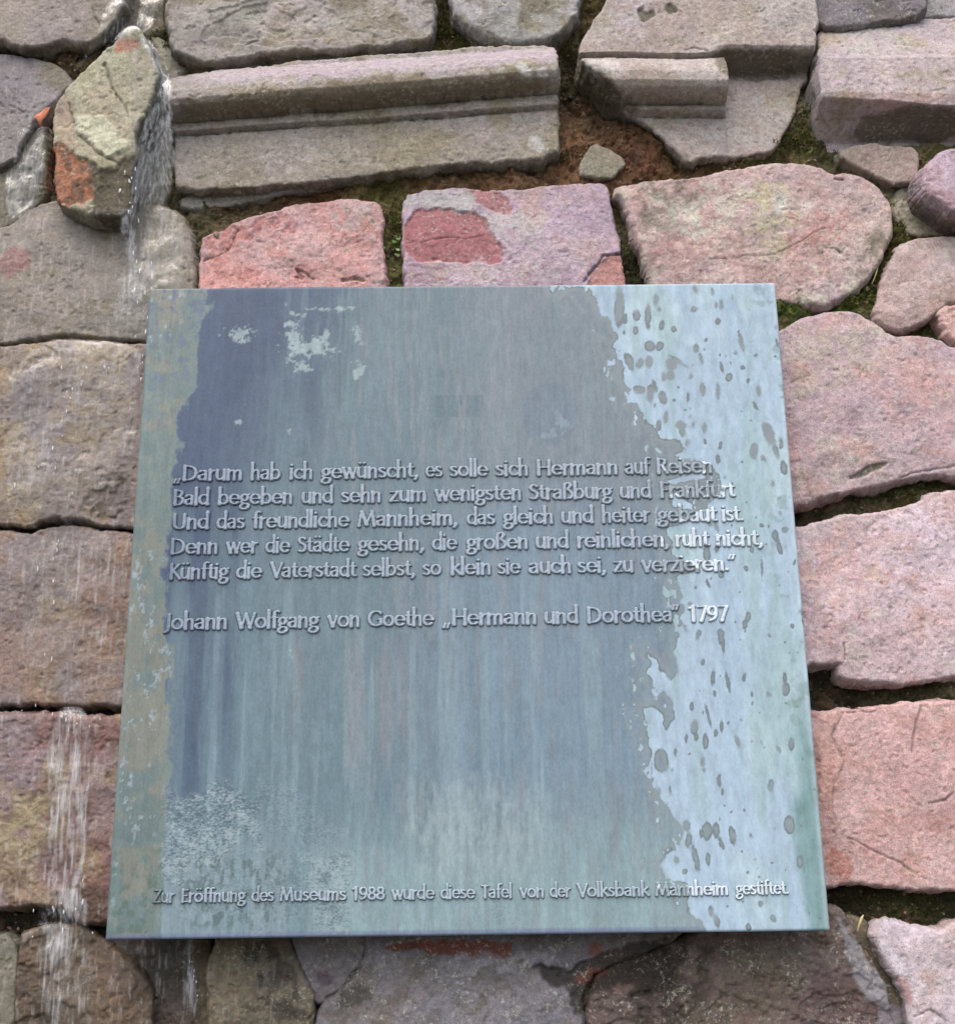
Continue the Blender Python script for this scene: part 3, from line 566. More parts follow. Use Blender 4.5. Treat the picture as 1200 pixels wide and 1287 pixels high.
ISL = [np.array(p, float) for p in ([(836,603),(862,596),(888,592),(889,600),(868,602),(858,606),(846,608)], [(840,624),(852,620),(868,632),(868,641),(852,638),(844,637)], [(689,354),(700,357),(745,356),(745,360),(700,360),(694,366)])]
SPOTS = []
def sp(ox, oy, k, L):
    for e in L:
        cx, cy, rx, ry = e[:4]; SPOTS.append((ox+cx/k, oy+cy/k, max(rx/k*.95, .8), max(ry/k*.97, .8), e[4] if len(e) > 4 else 0))
sp(600, 350, 2.79, [(497,100,18,72),(557,130,14,18),(598,130,11,44),(555,182,10,13),(518,140,8,17),(515,190,6,8),(625,75,9,19),(637,107,6,6),(645,163,10,19),(688,178,10,11),(763,40,6,13,-15),(822,48,6,14,-20),(760,108,13,9),(853,92,8,18),(835,92,6,10),(893,68,3,5),(842,151,7,10),(605,235,19,20),(638,237,13,16),(800,215,6,8),(767,243,10,16,-15),(785,280,7,20,-15),(925,222,8,32,-15),(905,260,5,7),(975,270,6,8),(532,290,14,34,-20),(570,297,14,17),(600,290,14,20),(680,300,22,22),(677,338,16,18),(747,340,7,12),(855,310,6,18,-12),(887,295,3,5),(930,313,7,8),(882,345,12,16),(950,358,6,10),(567,388,20,14),(607,400,14,34),(650,420,15,24,-15),(620,375,7,24,-15),(653,345,7,16),(790,387,9,27),(842,395,7,30),(705,380,4,5),(738,415,6,17),(985,393,9,15),(975,445,6,17,-25),(730,463,5,5),(620,443,5,7),(660,485,8,19),(637,515,10,17),(713,515,19,16),(718,538,10,16),(755,515,6,9),(797,523,9,19),(850,585,7,16),(797,575,6,9),(842,632,7,16),(925,468,3,3),(957,497,3,3),(927,642,4,4),(733,578,6,11),(970,605,16,26),(1003,632,9,9),(1020,540,20,42,-18),(1045,600,9,34,-20),(1073,665,13,24,-10),(1063,578,8,20),(850,268,4,4),(1052,225,4,16,-15),(700,285,30,6,35),(730,305,10,4,30),(690,425,6,5)])
sp(800, 570, 5.4545, [(557,40,14,28,-10),(875,35,13,24,-30),(722,55,9,9),(930,210,13,20),(650,205,11,9),(860,488,15,16,-30),(1015,522,24,20),(950,560,20,38,-8),(980,640,18,58,-10),(545,500,15,38,-20),(505,485,18,18),(655,495,8,10),(480,680,26,60),(550,655,14,28),(792,662,16,18),(888,623,8,8),(605,165,5,8),(800,182,5,5),(755,340,6,6),(970,303,6,5)])
sp(800, 690, 5.4545, [(580,175,20,28,-10),(748,133,15,21,-10),(490,235,9,32,-25),(400,265,11,11),(365,378,16,14),(705,293,7,7),(1045,157,5,5),(765,465,20,36),(738,510,18,34),(1068,530,16,20),(1140,435,16,26),(1150,490,12,45),(430,575,16,24),(417,605,10,16),(577,580,24,34),(592,650,12,60),(908,600,10,14,-30),(1020,645,8,8),(712,620,6,6),(680,500,6,6),(858,130,8,60),(1080,90,10,18),(985,250,5,8),(955,510,5,5)])
sp(580, 780, 2.5, [(815,55,9,25),(822,85,5,16),(745,40,8,14),(790,180,7,25),(838,195,6,32,-15),(890,180,6,12),(757,130,6,10),(797,228,5,8),(723,270,7,16),(732,335,13,22),(738,365,7,16),(767,380,10,25),(817,333,6,18),(800,352,6,12),(707,370,5,16),(867,378,9,20,-15),(673,412,5,14),(757,443,7,16),(760,468,6,6),(627,440,24,38,-8),(660,470,4,4),(810,505,7,22),(820,540,5,10),(973,518,10,19),(657,535,5,14),(1013,180,7,18),(1020,215,11,20),(1020,260,4,4),(960,233,6,9),(912,233,5,8),(1037,388,10,19),(995,405,6,14,-15),(1030,642,18,29),(1062,758,10,20),(850,675,12,27,-10),(772,662,17,30),(752,668,8,12),(800,660,11,27),(815,700,7,20,-20),(707,645,13,19),(712,690,9,27),(735,745,9,42,-15),(773,750,8,20),(675,753,9,11),(700,790,9,11),(617,545,6,18),(880,725,4,4),(975,760,4,4),(1057,270,3,3),(775,300,6,34,-15),(715,420,4,4),(912,380,3,3),(950,400,3,3),(847,603,4,4),(922,750,3,3)])
sp(580, 1080, 2.5, [(785,165,8,18,-12),(800,195,9,22,-10),(940,140,9,10),(978,188,8,12,-25),(900,215,9,12),(1125,188,5,5),(835,148,4,4),(700,42,8,10),(738,15,9,20),(775,8,6,10),(1063,10,10,14),(935,55,5,5),(898,42,5,6),(660,215,12,8)])
for _ in range(60): SPOTS.append((rng.uniform(865,1030), rng.uniform(370,1150), rng.uniform(.7,1.5), rng.uniform(.8,2.2), 0))
def drysdf(u, v, P):
    wu = fbm(P, 110, 4, 301, .65)*3.4; wv = fbm(P, 110, 4, 302, .65)*3.6; uu, vv = u+wu, v+wv; q = np.c_[uu, vv]
    d = np.full(len(u), -200.)
    k = np.nonzero(u > 680)[0]
    if len(k):
        d[k] = sdf(q[k], DRY)
        for p in ISL: d[k] = np.maximum(d[k], sdf(q[k], p))
        sk = fbm(P, 190, 3, 305, .6, (1,1,.6)); kk = (d < 0) & (d > -26) & (u > 690); d = np.where(kk, np.maximum(d, (sk-.60)*16-np.abs(d)*.06), d)
        for cx, cy, rx, ry, an in SPOTS:
            m = k[(np.abs(u[k]-cx) < ry+rx+8) & (np.abs(v[k]-cy) < ry+rx+8)]
            if len(m): d[m] = np.minimum(d[m], -ell(u[m]+wu[m]*.4, v[m]+wv[m]*.5, cx, cy, rx, ry, -an if False else an))
    return np.clip(d, -40, 40)
def pcol(u, v, P):
    """patina colours with painted reflections; streaks run down the metal"""
    st = fbm(P, 55, 4, 311, .6, (1,1,.06)); st2 = fbm(P, 160, 3, 312, .6, (1,1,.10)); bl = fbm(P, 9, 4, 313, .55, (1,1,.45)); fn = fbm(P, 220, 3, 314, .7, (1,1,.45)); mt = fbm(P, 40, 5, 315, .65)
    C = lambda a: lin(a)
    def mix(col, s, c): s = np.clip(s, 0, 1)[:,None]; return col*(1-s)+C(c)[None]*s
    uu = u+mt*9+st2*4+fn*5
    t = np.clip((v-362)/(1175-362), 0, 1)
    col = np.tile(C((118,132,142)), (len(u), 1))
    col = mix(col, sstep(750, 1000, v), (124,146,156))
    col = mix(col, sstep(560, 700, v)*sstep(1080, 950, v)*sstep(400, 640, u)*.8, (114,138,156))
    col = mix(col, sstep(1000, 1120, v+mt*20)*sstep(330, 480, u)*.8, (132,160,166))
    # dark reflection painted as a blue panel at the left, fading right through teal
    bx = np.interp(v, [360,410,440,470,500,530,560,600,640,700,780,800,870,990,1010,1100,1180], [262,256,250,244,236,229,224,216,212,206,203,210,216,212,207,205,205])
    dk = sstep(-3, 4, uu-bx)*sstep(0, -150, u+bl*45+st*30-np.interp(v, [360,560,660,760,1100], [480,440,400,330,310]))
    dk *= 1-sstep(600, 680, v)*.35*(st > .0)
    dk2 = sstep(-3, 4, uu-bx)*sstep(660, 430, u+bl*80+st*50)
    col = mix(col, dk2*.75*sstep(1100, 1000, v), (96,122,134))
    col = mix(col, dk*sstep(1040, 980, v+mt*15)*.95, (66,84,112))
    s = sstep(.15, .75, st)*sstep(bx, bx+90, u)*sstep(640, 760, v)*sstep(600, 420, u); col = mix(col, s*.5, (96,128,140))
    s = sstep(.2, .7, -st)*sstep(340, 380, u)*sstep(560, 500, u)*sstep(780, 830, v)*sstep(1000, 940, v); col = mix(col, s*.5, (132,134,142))
    s = sstep(.25, .8, st2)*sstep(300, 420, u)*sstep(760, 600, v+200*(u > 620))*.55; col = mix(col, s, (104,128,134))
    s = sstep(.2, .8, -st2)*sstep(380, 460, u)*.4; col = mix(col, s, (140,146,154))
    s = sstep(.30, .8, fbm(P, 95, 3, 319, .5, (1,1,.05)))*sstep(680, 790, v)*sstep(bx, bx+60, u)*.28; col = mix(col, s, (140,164,172))
    # left tan-green margin
    lf = sstep(4, -3, uu-bx); col = mix(col, lf, (112,130,128)); col = mix(col, lf*sstep(-.1, .5, mt+bl*.6)*.75, (130,132,122)); col = mix(col, lf*sstep(-.1, .5, -mt+fn*.5)*.5, (96,116,122)); col = mix(col, lf*sstep(172, 140, u-(1182-v)*.055+20)*.6, (112,140,138))
    s = lf*sstep(.15, .5, fbm(P, 170, 4, 316, .7, (1,1,.7)))*sstep(640, 380, v); col = mix(col, s*.7, (92,104,134)); s = lf*sstep(.5, .62, fbm(P, 190, 4, 317, .7, (1,1,.6)))*sstep(.0, .5, bl); col = mix(col, s*.7, (156,172,184))
    s = lf*sstep(1020, 1120, v)*sstep(.0, .4, fbm(P, 120, 4, 318, .7)); col = mix(col, s*.7, (84,112,104))
    # pale crust top left
    for cx, cy, rx, ry in ((368,420,16,30),(392,438,26,14),(408,422,10,8),(382,462,12,10),(300,420,30,14),(450,465,10,14),(450,420,8,22),(372,395,18,6),(410,388,40,4),(705,530,14,20),(690,548,16,7),(365,820,6,8),(297,530,6,3),(365,540,5,6)):
        s = sstep(.0, .5, ell(u, v, cx, cy, rx, ry)/min(rx, ry)+fbm(P, 150, 4, 321, .7)*.9-.25); col = mix(col, s*.85, (150,172,176))
    # faint ghost marks of a removed emblem
    s = np.clip(((u > 545) & (u < 608) & (v > 497) & (v < 524)).astype(float)*.6+((u > 564) & (u < 573) & (v > 477) & (v < 498))*.3, 0, 1); col = mix(col, s*sstep(-.8, .3, fn+st2), (86,112,122))
    s = sstep(2.5, .5, np.abs(-ell(u, v, 690, 522, 38, 44)))*.0+sstep(-3, 3, ell(u, v, 690, 520, 36, 40))*.5; col = mix(col, s, (106,124,144))
    s = sstep(-22, 30, sdf(np.c_[u+mt*14, v+mt*16], np.array([(515,985),(560,975),(610,990),(680,1010),(690,1060),(660,1110),(540,1110),(500,1040)], float))+mt*10); col = mix(col, s*.38*sstep(-1.3, .9, st2+fn), (160,174,176))  # bright reflection painted as a paler patch near the foot
    s = sstep(210, 240, u)*sstep(390, 330, u)*sstep(1065, 1085, v)*sstep(1175, 1160, v)*sstep(-.2, .4, fbm(P, 200, 3, 332, .6, (1,1,.5))); col = mix(col, s*.6, (74,96,96))
    foot = sstep(.011, .007, t*0+(np.interp(u, [132,1043], [1182,1170])-v)/813); col = mix(col, foot*.6, (108,116,152))  # lower bevel catching light, painted as a lavender band
    lum = (col@np.array([.2,.6,.2]))[:,None]; col = lum+(col-lum)*.92
    col *= np.clip(1+.06*st2+.08*fn+.05*st, .6, 1.5)[:,None]*.79
    return col
def ripple(u, v, P):
    # rippled films at the foot and left edge, their reflections painted in
    mt = fbm(P, 40, 5, 315, .65); m2 = fbm(P, 90, 3, 316, .6, (1,1,.5)); r = np.zeros(len(u))
    for poly, k in (([(205,1010),(235,1000),(285,990),(330,1010),(330,1060),(290,1080),(240,1095),(205,1110)], 1.), ([(380,1075),(440,1060),(450,1100),(440,1180),(400,1180),(385,1110)], .8), ([(300,1000),(350,985),(440,1040),(400,1060),(340,1050)], .35), ([(240,1080),(400,1070),(450,1150),(300,1170),(220,1150)], .35), ([(580,1130),(660,1130),(650,1165),(590,1160)], .3)):
        r = np.maximum(r, k*sstep(-8, 10, sdf(np.c_[u+mt*16, v+mt*18+m2*8], np.array(poly, float))))
    return r
def dcol(u, v, P):
    st = fbm(P, 40, 4, 341, .6, (1,1,.10)); bl = fbm(P, 22, 4, 342, .6, (1,1,.5)); fn = fbm(P, 150, 3, 343, .65, (1,1,.3))
    def mix(col, s, c): s = np.clip(s, 0, 1)[:,None]; return col*(1-s)+lin(c)[None]*s
    col = np.tile(lin((160,186,206)), (len(u), 1))
    col = mix(col, sstep(.1, .7, bl)*.6, (178,204,212)); col = mix(col, sstep(.1, .6, st+bl*.4)*.55, (146,178,180)); col = mix(col, sstep(.2, .7, -st)*.4, (150,180,202))
    e = np.interp(v, [355,1170], [974,1043])-u
    col = mix(col, sstep(34, 14, e+bl*14)*sstep(840, 960, v)*.8, (104,144,142)); col = mix(col, sstep(9, 3, e)*.4, (190,206,214))
    col = mix(col, sstep(.35, .7, fbm(P, 60, 4, 345, .6))*.5*sstep(60, 10, e), (110,140,134))
    lum = (col@np.array([.2,.6,.2]))[:,None]; col = (lum+(col-lum)*.88)*.80
    col *= (1+.06*fn)[:,None]
    return col
def plaque_material():
    m, t, b = newmat('patinated_bronze'); c1 = attr(t, 'Col', 'Color'); c2 = attr(t, 'Dry', 'Color'); d = attr(t, 'drysdf')
    n1 = noise(t, 500, 4, .7, (1,1,.5)); n2 = noise(t, 240, 5, .65, (1,1,.12), 4)
    dj = math_(t, 'ADD', d, math_(t, 'MULTIPLY', math_(t, 'SUBTRACT', noise(t, 520, 4, .65, off=3), .5), 2.8))
    sf = ramp(t, noise(t, 26, 3, .6, off=51), .46, .60); fh = ramp(t, dj, -.5, .6); fs_ = ramp(t, dj, -1.6, 2.2)
    fm = N(t, 'ShaderNodeMix', data_type='FLOAT'); t.links.new(sf, fm.inputs[0]); t.links.new(fh, fm.inputs[2]); t.links.new(fs_, fm.inputs[3]); f = fm.outputs[0]
    c1 = scalec(t, c1, ramp(t, n1, .25, .75, .90, 1.10)); c1 = scalec(t, c1, ramp(t, n2, .25, .75, .91, 1.09)); c2 = scalec(t, c2, ramp(t, n1, .2, .8, .93, 1.06))
    rp = attr(t, 'ripple'); rn = noise(t, 330, 4, .62, (1,1,1.7), 31); rt = math_(t, 'ADD', rn, math_(t, 'MULTIPLY', math_(t, 'SUBTRACT', noise(t, 70, 3, .6, off=33), .5), .5))
    c1 = mixc(t, math_(t, 'MULTIPLY', rp, ramp(t, rt, .47, .66, 0, .60)), c1, (.33,.39,.41)); c1 = mixc(t, math_(t, 'MULTIPLY', rp, ramp(t, rt, .46, .36, 0, .65)), c1, (.055,.075,.10))  # pale and dark reflections painted on the rippled film
    rim = math_(t, 'MULTIPLY', ramp(t, dj, -3.2, -.4), ramp(t, dj, -.3, .9, 1, 0)); far = math_(t, 'MULTIPLY', math_(t, 'MULTIPLY', rim, ramp(t, sf, 0, 1, 1, .15)), .55)
    c2 = scalec(t, c2, ramp(t, noise(t, 120, 5, .7, (1,1,.4), 54), .3, .7, .88, 1.12))
    c1 = mixc(t, ramp(t, d, -14, -2, 0, .55), c1, (.205, .245, .255))                    # washed metal next to the bloom
    c = mixc(t, f, c1, c2); c = mixc(t, far, c, (.085, .105, .115))
    t.links.new(c, b.inputs['Base Color']); b.inputs['Metallic'].default_value = 0
    t.links.new(math_(t, 'SUBTRACT', ramp(t, f, 0, 1, .38, .62), math_(t, 'MULTIPLY', rp, .2)), b.inputs['Roughness']); b.inputs['Specular IOR Level'].default_value = .28
    bp = N(t, 'ShaderNodeBump'); bp.inputs['Distance'].default_value = .0006; bp.inputs['Strength'].default_value = .5
    hh = math_(t, 'ADD', n1, math_(t, 'MULTIPLY', f, -.25)); t.links.new(hh, bp.inputs['Height']); t.links.new(bp.outputs[0], b.inputs['Normal'])
    return m
MPL = plaque_material()
PALB = 1.0
pq = ray(CORN, 0.)      # TL TR BR BL on the plane y = 0
plaque = empty('memorial_plaque', (float(pq[:,0].mean()), .02, float(pq[2:,1].mean())), label='square verdigris bronze plaque with raised German verse, streaked and half bleached', category='plaque')
PLO = np.array(plaque.location)
def plate():
    n, m = 560, 548; TH = .010
    s, t = np.meshgrid(np.linspace(0,1,n), np.linspace(0,1,m), indexing='ij')
    def P2(s, t): return (pq[3][None,None]*(1-s)[...,None]+pq[2][None,None]*s[...,None])*(1-t)[...,None]+(pq[0][None,None]*(1-s)[...,None]+pq[1][None,None]*s[...,None])*t[...,None]
    XZ = P2(s, t); x, z = XZ[...,0].ravel(), XZ[...,1].ravel(); P = np.c_[x, np.zeros(len(x)), z]
    ed = np.minimum(np.minimum(s, 1-s)*.7, np.minimum(t, 1-t)*.69).ravel(); r = .0022; rr = np.clip(1-ed/r, 0, 1)
    y = r*(1-np.sqrt(1-rr*rr*.98))+fbm(P, 6, 3, 351)*.0006+fbm(P, 60, 3, 352)*.00008
    # a slight rolled rim along the foot
    y += .0012*sstep(.011, .009, ed)*sstep(.0, .01, ed)*(t.ravel() < .02)*0
    V = np.c_[x, y, z]; I = np.arange(n*m).reshape(n, m); Q = np.c_[I[:-1,:-1].ravel(), I[1:,:-1].ravel(), I[1:,1:].ravel(), I[:-1,1:].ravel()]
    be = boundary_edges(Q); bv = np.unique(be); rb = np.full(len(x), -1); rb[bv] = np.arange(len(bv)); Vs = [V]; Fs = [Q]; base = len(x); K = 5; nb = len(bv)
    for k in range(1, K+1):
        w_ = V[bv].copy(); w_[:,1] = y[bv]+(TH-y[bv])*k/K; Vs.append(w_); ia = be if k == 1 else base+(k-2)*nb+rb[be]; ib = base+(k-1)*nb+rb[be]
        Fs.append(np.c_[ia[:,0], ib[:,0], ib[:,1], ia[:,1]])
    V = np.concatenate(Vs); Fq = np.concatenate(Fs)
    P = V.copy(); u, v = proj(V[:,0], V[:,1]*0, V[:,2])
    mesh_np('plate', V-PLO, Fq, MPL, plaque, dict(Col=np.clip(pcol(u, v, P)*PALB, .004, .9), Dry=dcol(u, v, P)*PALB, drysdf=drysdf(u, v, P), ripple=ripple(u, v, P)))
    # back sheet and four standoffs holding it off the wall
    c = [tuple(p) for p in pq]
    bv_ = [(p[0], TH, p[1]) for p in c]; mb = mesh_np('back_sheet', np.array(bv_)-PLO, np.array([(0,1,2,3)]), MBK, plaque, smooth=False)
    for sx, sz in ((.08,.08),(.92,.08),(.08,.92),(.92,.92)):
        cx, cz = P2(np.array([[sx]]), np.array([[sz]]))[0,0]; a = np.linspace(0, 2*math.pi, 17)[:-1]
        ring = lambda yy, r_: np.c_[cx+np.cos(a)*r_, np.full(16, yy), cz+np.sin(a)*r_]
        V = np.concatenate([ring(TH, .014), ring(TH+.004, .014), ring(TH+.005, .008), ring(.12, .008)])-PLO; Fq = [(k*16+i, k*16+(i+1)%16, (k+1)*16+(i+1)%16, (k+1)*16+i) for k in range(3) for i in range(16)]
        mesh_np('standoff', V, np.array(Fq), MBK, plaque)
mb_, t_, b_ = newmat('dark_bronze'); n_ = noise(t_, 60, 5, .7); t_.links.new(mixc(t_, n_, (.05,.07,.08), (.10,.13,.13)), b_.inputs['Base Color']); b_.inputs['Roughness'].default_value = .55; MBK = mb_
plate()

# ------------------------------------------------------------------ lettering: humanist strokes, cast in relief
def L_(x0, y0, x1, y1, k=1.): return ('L', np.array([(x0,y0),(x1,y1)], float), k)
def E_(cx, cy, rx, ry, a0=0, a1=360): a = np.radians(np.linspace(a0, a1, 26)); return ('C', np.c_[cx+rx*np.cos(a), cy+ry*np.sin(a)], 1.)
def C_(*p, k=1.):
    p = np.array(p, float); q = np.vstack([2*p[0]-p[1], p, 2*p[-1]-p[-2]]); out = []
    for i in range(1, len(q)-2):
        for t in np.linspace(0, 1, 7)[:-1]:
            out.append(.5*((2*q[i])+(-q[i-1]+q[i+1])*t+(2*q[i-1]-5*q[i]+4*q[i+1]-q[i+2])*t*t+(-q[i-1]+3*q[i]-3*q[i+1]+q[i+2])*t**3))
    out.append(q[-2]); return ('C', np.array(out), k)
def D_(x, y, r=.092): return ('D', np.array([(x,y)], float), r)
def arch(x, w=.33): return C_((x,.44),(x+.09,.59),(x+w*.62,.65),(x+w*.93,.58),(x+w,.42),(x+w,.03))
aa = [C_((.08,.57),(.20,.65),(.33,.63),(.40,.50),(.40,.05)), C_((.40,.39),(.25,.38),(.09,.30),(.06,.17),(.15,.05),(.29,.06),(.40,.17))]
oo = [E_(.31,.35,.24,.305)]; uu_ = [C_((.10,.67),(.10,.25),(.15,.10),(.25,.05),(.36,.11),(.45,.24)), L_(.45,.67,.45,.03)]
bowlB = [C_((.10,.95),(.28,.95),(.42,.87),(.42,.72),(.32,.57),(.10,.53))]
G = {
'a': (aa, .52), 'ä': (aa+[D_(.14,.99,.082), D_(.36,.99,.082)], .52), 'b': ([L_(.10,.03,.10,1.10), C_((.10,.46),(.20,.61),(.34,.65),(.47,.54),(.51,.35),(.46,.15),(.33,.05),(.20,.07),(.10,.16))], .59),
'c': ([E_(.31,.35,.24,.305,42,318)], .51), 'd': ([L_(.47,.03,.47,1.10), C_((.47,.55),(.36,.64),(.23,.65),(.10,.54),(.06,.35),(.11,.15),(.24,.05),(.37,.09),(.47,.22))], .57),
'e': ([E_(.30,.35,.235,.305,4,318), L_(.07,.37,.53,.37)], .58), 'f': ([C_((.40,1.04),(.29,1.07),(.19,.99),(.17,.82),(.17,.03)), L_(.03,.66,.35,.66)], .35),
'g': ([E_(.25,.44,.17,.20), L_(.37,.58,.50,.64), C_((.17,.25),(.10,.16),(.15,.08),(.30,.05),(.43,-.01),(.46,-.13),(.36,-.27),(.18,-.30),(.05,-.22),(.06,-.08),(.18,.03))], .52),
'h': ([L_(.10,.03,.10,1.10), arch(.10)], .56), 'i': ([L_(.10,.03,.10,.67), D_(.10,.93)], .23), 'k': ([L_(.10,.03,.10,1.10), L_(.13,.33,.42,.66), L_(.20,.40,.48,.04)], .51), 'l': ([L_(.10,.03,.10,1.10)], .22),
'm': ([L_(.10,.03,.10,.67), arch(.10,.30), arch(.40,.30)], .83), 'n': ([L_(.10,.03,.10,.67), arch(.10)], .56), 'o': (oo, .62), 'ö': (oo+[D_(.20,.99,.082), D_(.42,.99,.082)], .62),
'r': ([L_(.10,.03,.10,.67), C_((.10,.42),(.16,.56),(.25,.65),(.35,.64))], .37), 's': ([C_((.35,.59),(.24,.65),(.12,.61),(.09,.51),(.16,.41),(.29,.34),(.37,.23),(.34,.10),(.22,.045),(.07,.09))], .45),
't': ([C_((.17,.86),(.17,.50),(.17,.20),(.22,.07),(.35,.06)), L_(.04,.66,.34,.66)], .37), 'u': (uu_, .56), 'ü': (uu_+[D_(.17,.99,.082), D_(.38,.99,.082)], .56),
'v': ([L_(.05,.66,.25,.04,1.1), L_(.25,.04,.45,.66,.8)], .49), 'w': ([L_(.05,.66,.22,.04,1.1), L_(.22,.04,.38,.62,.8), L_(.38,.62,.55,.04,1.1), L_(.55,.04,.72,.66,.8)], .76), 'z': ([L_(.08,.65,.41,.65), L_(.41,.64,.08,.06), L_(.07,.05,.43,.05)], .48),
'ß': ([C_((.10,.03),(.10,.50),(.10,.82),(.16,1.01),(.29,1.06),(.41,.97),(.40,.83),(.31,.70),(.31,.60),(.42,.49),(.49,.36),(.49,.20),(.40,.07),(.26,.05))], .57),
',': ([C_((.13,.07),(.12,-.04),(.05,-.15))], .24), '.': ([D_(.11,.07,.085)], .22), '„': ([L_(.12,.09,.04,-.15,.75), L_(.29,.09,.21,-.15,.75)], .44), '“': ([L_(.03,.78,.11,1.03,.75), L_(.21,.78,.29,1.03,.75)], .34),
'B': ([L_(.10,.03,.10,.96)]+bowlB+[C_((.28,.53),(.44,.46),(.50,.29),(.44,.12),(.30,.04),(.10,.04))], .57), 'D': ([L_(.10,.03,.10,.96), C_((.10,.95),(.34,.94),(.58,.80),(.67,.50),(.58,.19),(.34,.05),(.10,.04))], .77),
'E': ([L_(.10,.03,.10,.96), L_(.10,.94,.44,.94), L_(.10,.51,.40,.51), L_(.10,.05,.45,.05)], .51), 'F': ([L_(.10,.03,.10,.96), L_(.10,.94,.44,.94), L_(.10,.51,.40,.51)], .48),
'G': ([E_(.44,.50,.37,.455,46,305), C_((.65,.13),(.70,.17),(.70,.44)), L_(.55,.45,.70,.45)], .80), 'H': ([L_(.10,.03,.10,.96), L_(.62,.03,.62,.96), L_(.10,.52,.62,.52)], .74), 'J': ([C_((.17,.96),(.17,.50),(.16,.10),(.10,-.10),(-.02,-.18))], .29),
'K': ([L_(.10,.03,.10,.96), L_(.12,.47,.48,.95,.85), L_(.19,.54,.55,.04)], .57), 'M': ([L_(.06,.03,.19,.95,.85), L_(.19,.95,.44,.12,1.1), L_(.44,.12,.70,.95,.8), L_(.70,.95,.82,.03)], .91), 'R': ([L_(.10,.03,.10,.96)]+bowlB+[L_(.27,.53,.55,.04)], .58),
'S': ([C_((.41,.86),(.28,.95),(.14,.90),(.09,.76),(.17,.61),(.33,.50),(.43,.36),(.40,.15),(.25,.045),(.07,.11))], .51), 'T': ([L_(.03,.94,.53,.94), L_(.28,.03,.28,.94)], .54), 'U': ([C_((.10,.96),(.10,.55),(.12,.22),(.22,.07),(.35,.04),(.49,.08),(.58,.22),(.60,.55),(.60,.96))], .71),
'V': ([L_(.03,.95,.31,.05,1.1), L_(.31,.05,.59,.95,.8)], .60), 'W': ([L_(.03,.95,.25,.05,1.1), L_(.25,.05,.47,.90,.8), L_(.47,.90,.70,.05,1.1), L_(.70,.05,.92,.95,.8)], .94), 'Z': ([L_(.06,.94,.50,.94), L_(.50,.93,.06,.06), L_(.05,.05,.52,.05)], .56),
'1': ([L_(.27,.03,.27,.95), L_(.10,.83,.27,.94)], .47), '7': ([L_(.06,.94,.47,.94), L_(.47,.92,.20,.03)], .51), '9': ([E_(.27,.67,.20,.27), C_((.47,.62),(.44,.36),(.32,.15),(.13,.05))], .54), '8': ([E_(.27,.72,.16,.21), E_(.27,.27,.20,.23)], .54),
}
GH = .036; GM = {}
def glyph(ch):
    if ch in GM: return GM[ch]
    st, adv = G[ch]; x0, x1, y0, y1 = -.16, adv+.14, -.44, 1.24; nx, ny = int((x1-x0)/GH)+1, int((y1-y0)/GH)+1
    gx, gy = np.meshgrid(x0+np.arange(nx)*GH, y0+np.arange(ny)*GH, indexing='ij'); p = np.c_[gx.ravel(), gy.ravel()]; d = np.full(len(p), -9.)
    for typ, q, k in st:
        if typ == 'D': d = np.maximum(d, k-np.linalg.norm(p-q[0], axis=1)); continue
        n = len(q)-1
        for i in range(n):
            a, b = q[i], q[i+1]; e = b-a; l = max(np.linalg.norm(e), 1e-6); vs = abs(e[1])/l; t = np.clip(((p-a)@e)/(l*l), 0, 1)
            hw = (.058+.038*vs**1.5)*k; tt = (i+t)/n
            if typ == 'L' and vs > .6: hw = hw*(1+.16*np.abs(2*tt-1)**3)
            d = np.maximum(d, hw-np.linalg.norm(p-a-e*t[:,None], axis=1))
    D = d.reshape(nx, ny); mask = D > -.046; Q0, _ = cells(mask, np.arange(D.size).reshape(D.shape)); used = np.unique(Q0); re = np.full(D.size, -1); re[used] = np.arange(len(used)); Q = re[Q0]
    x, y, dd = gx.ravel()[used].copy(), gy.ravel()[used].copy(), D.ravel()[used].copy()
    Gx, Gy = np.gradient(D, GH); g = np.c_[Gx.ravel()[used], Gy.ravel()[used]]; g /= np.maximum(np.linalg.norm(g, axis=1), .3)[:,None]
    bv = np.unique(boundary_edges(Q)); mv = np.clip(dd[bv]+.046, 0, 1.5*GH); x[bv] -= mv*g[bv,0]; y[bv] -= mv*g[bv,1]; dd[bv] = -.046
    GM[ch] = (np.c_[x, y], sstep(-.012, .030, dd), Q, adv); return GM[ch]
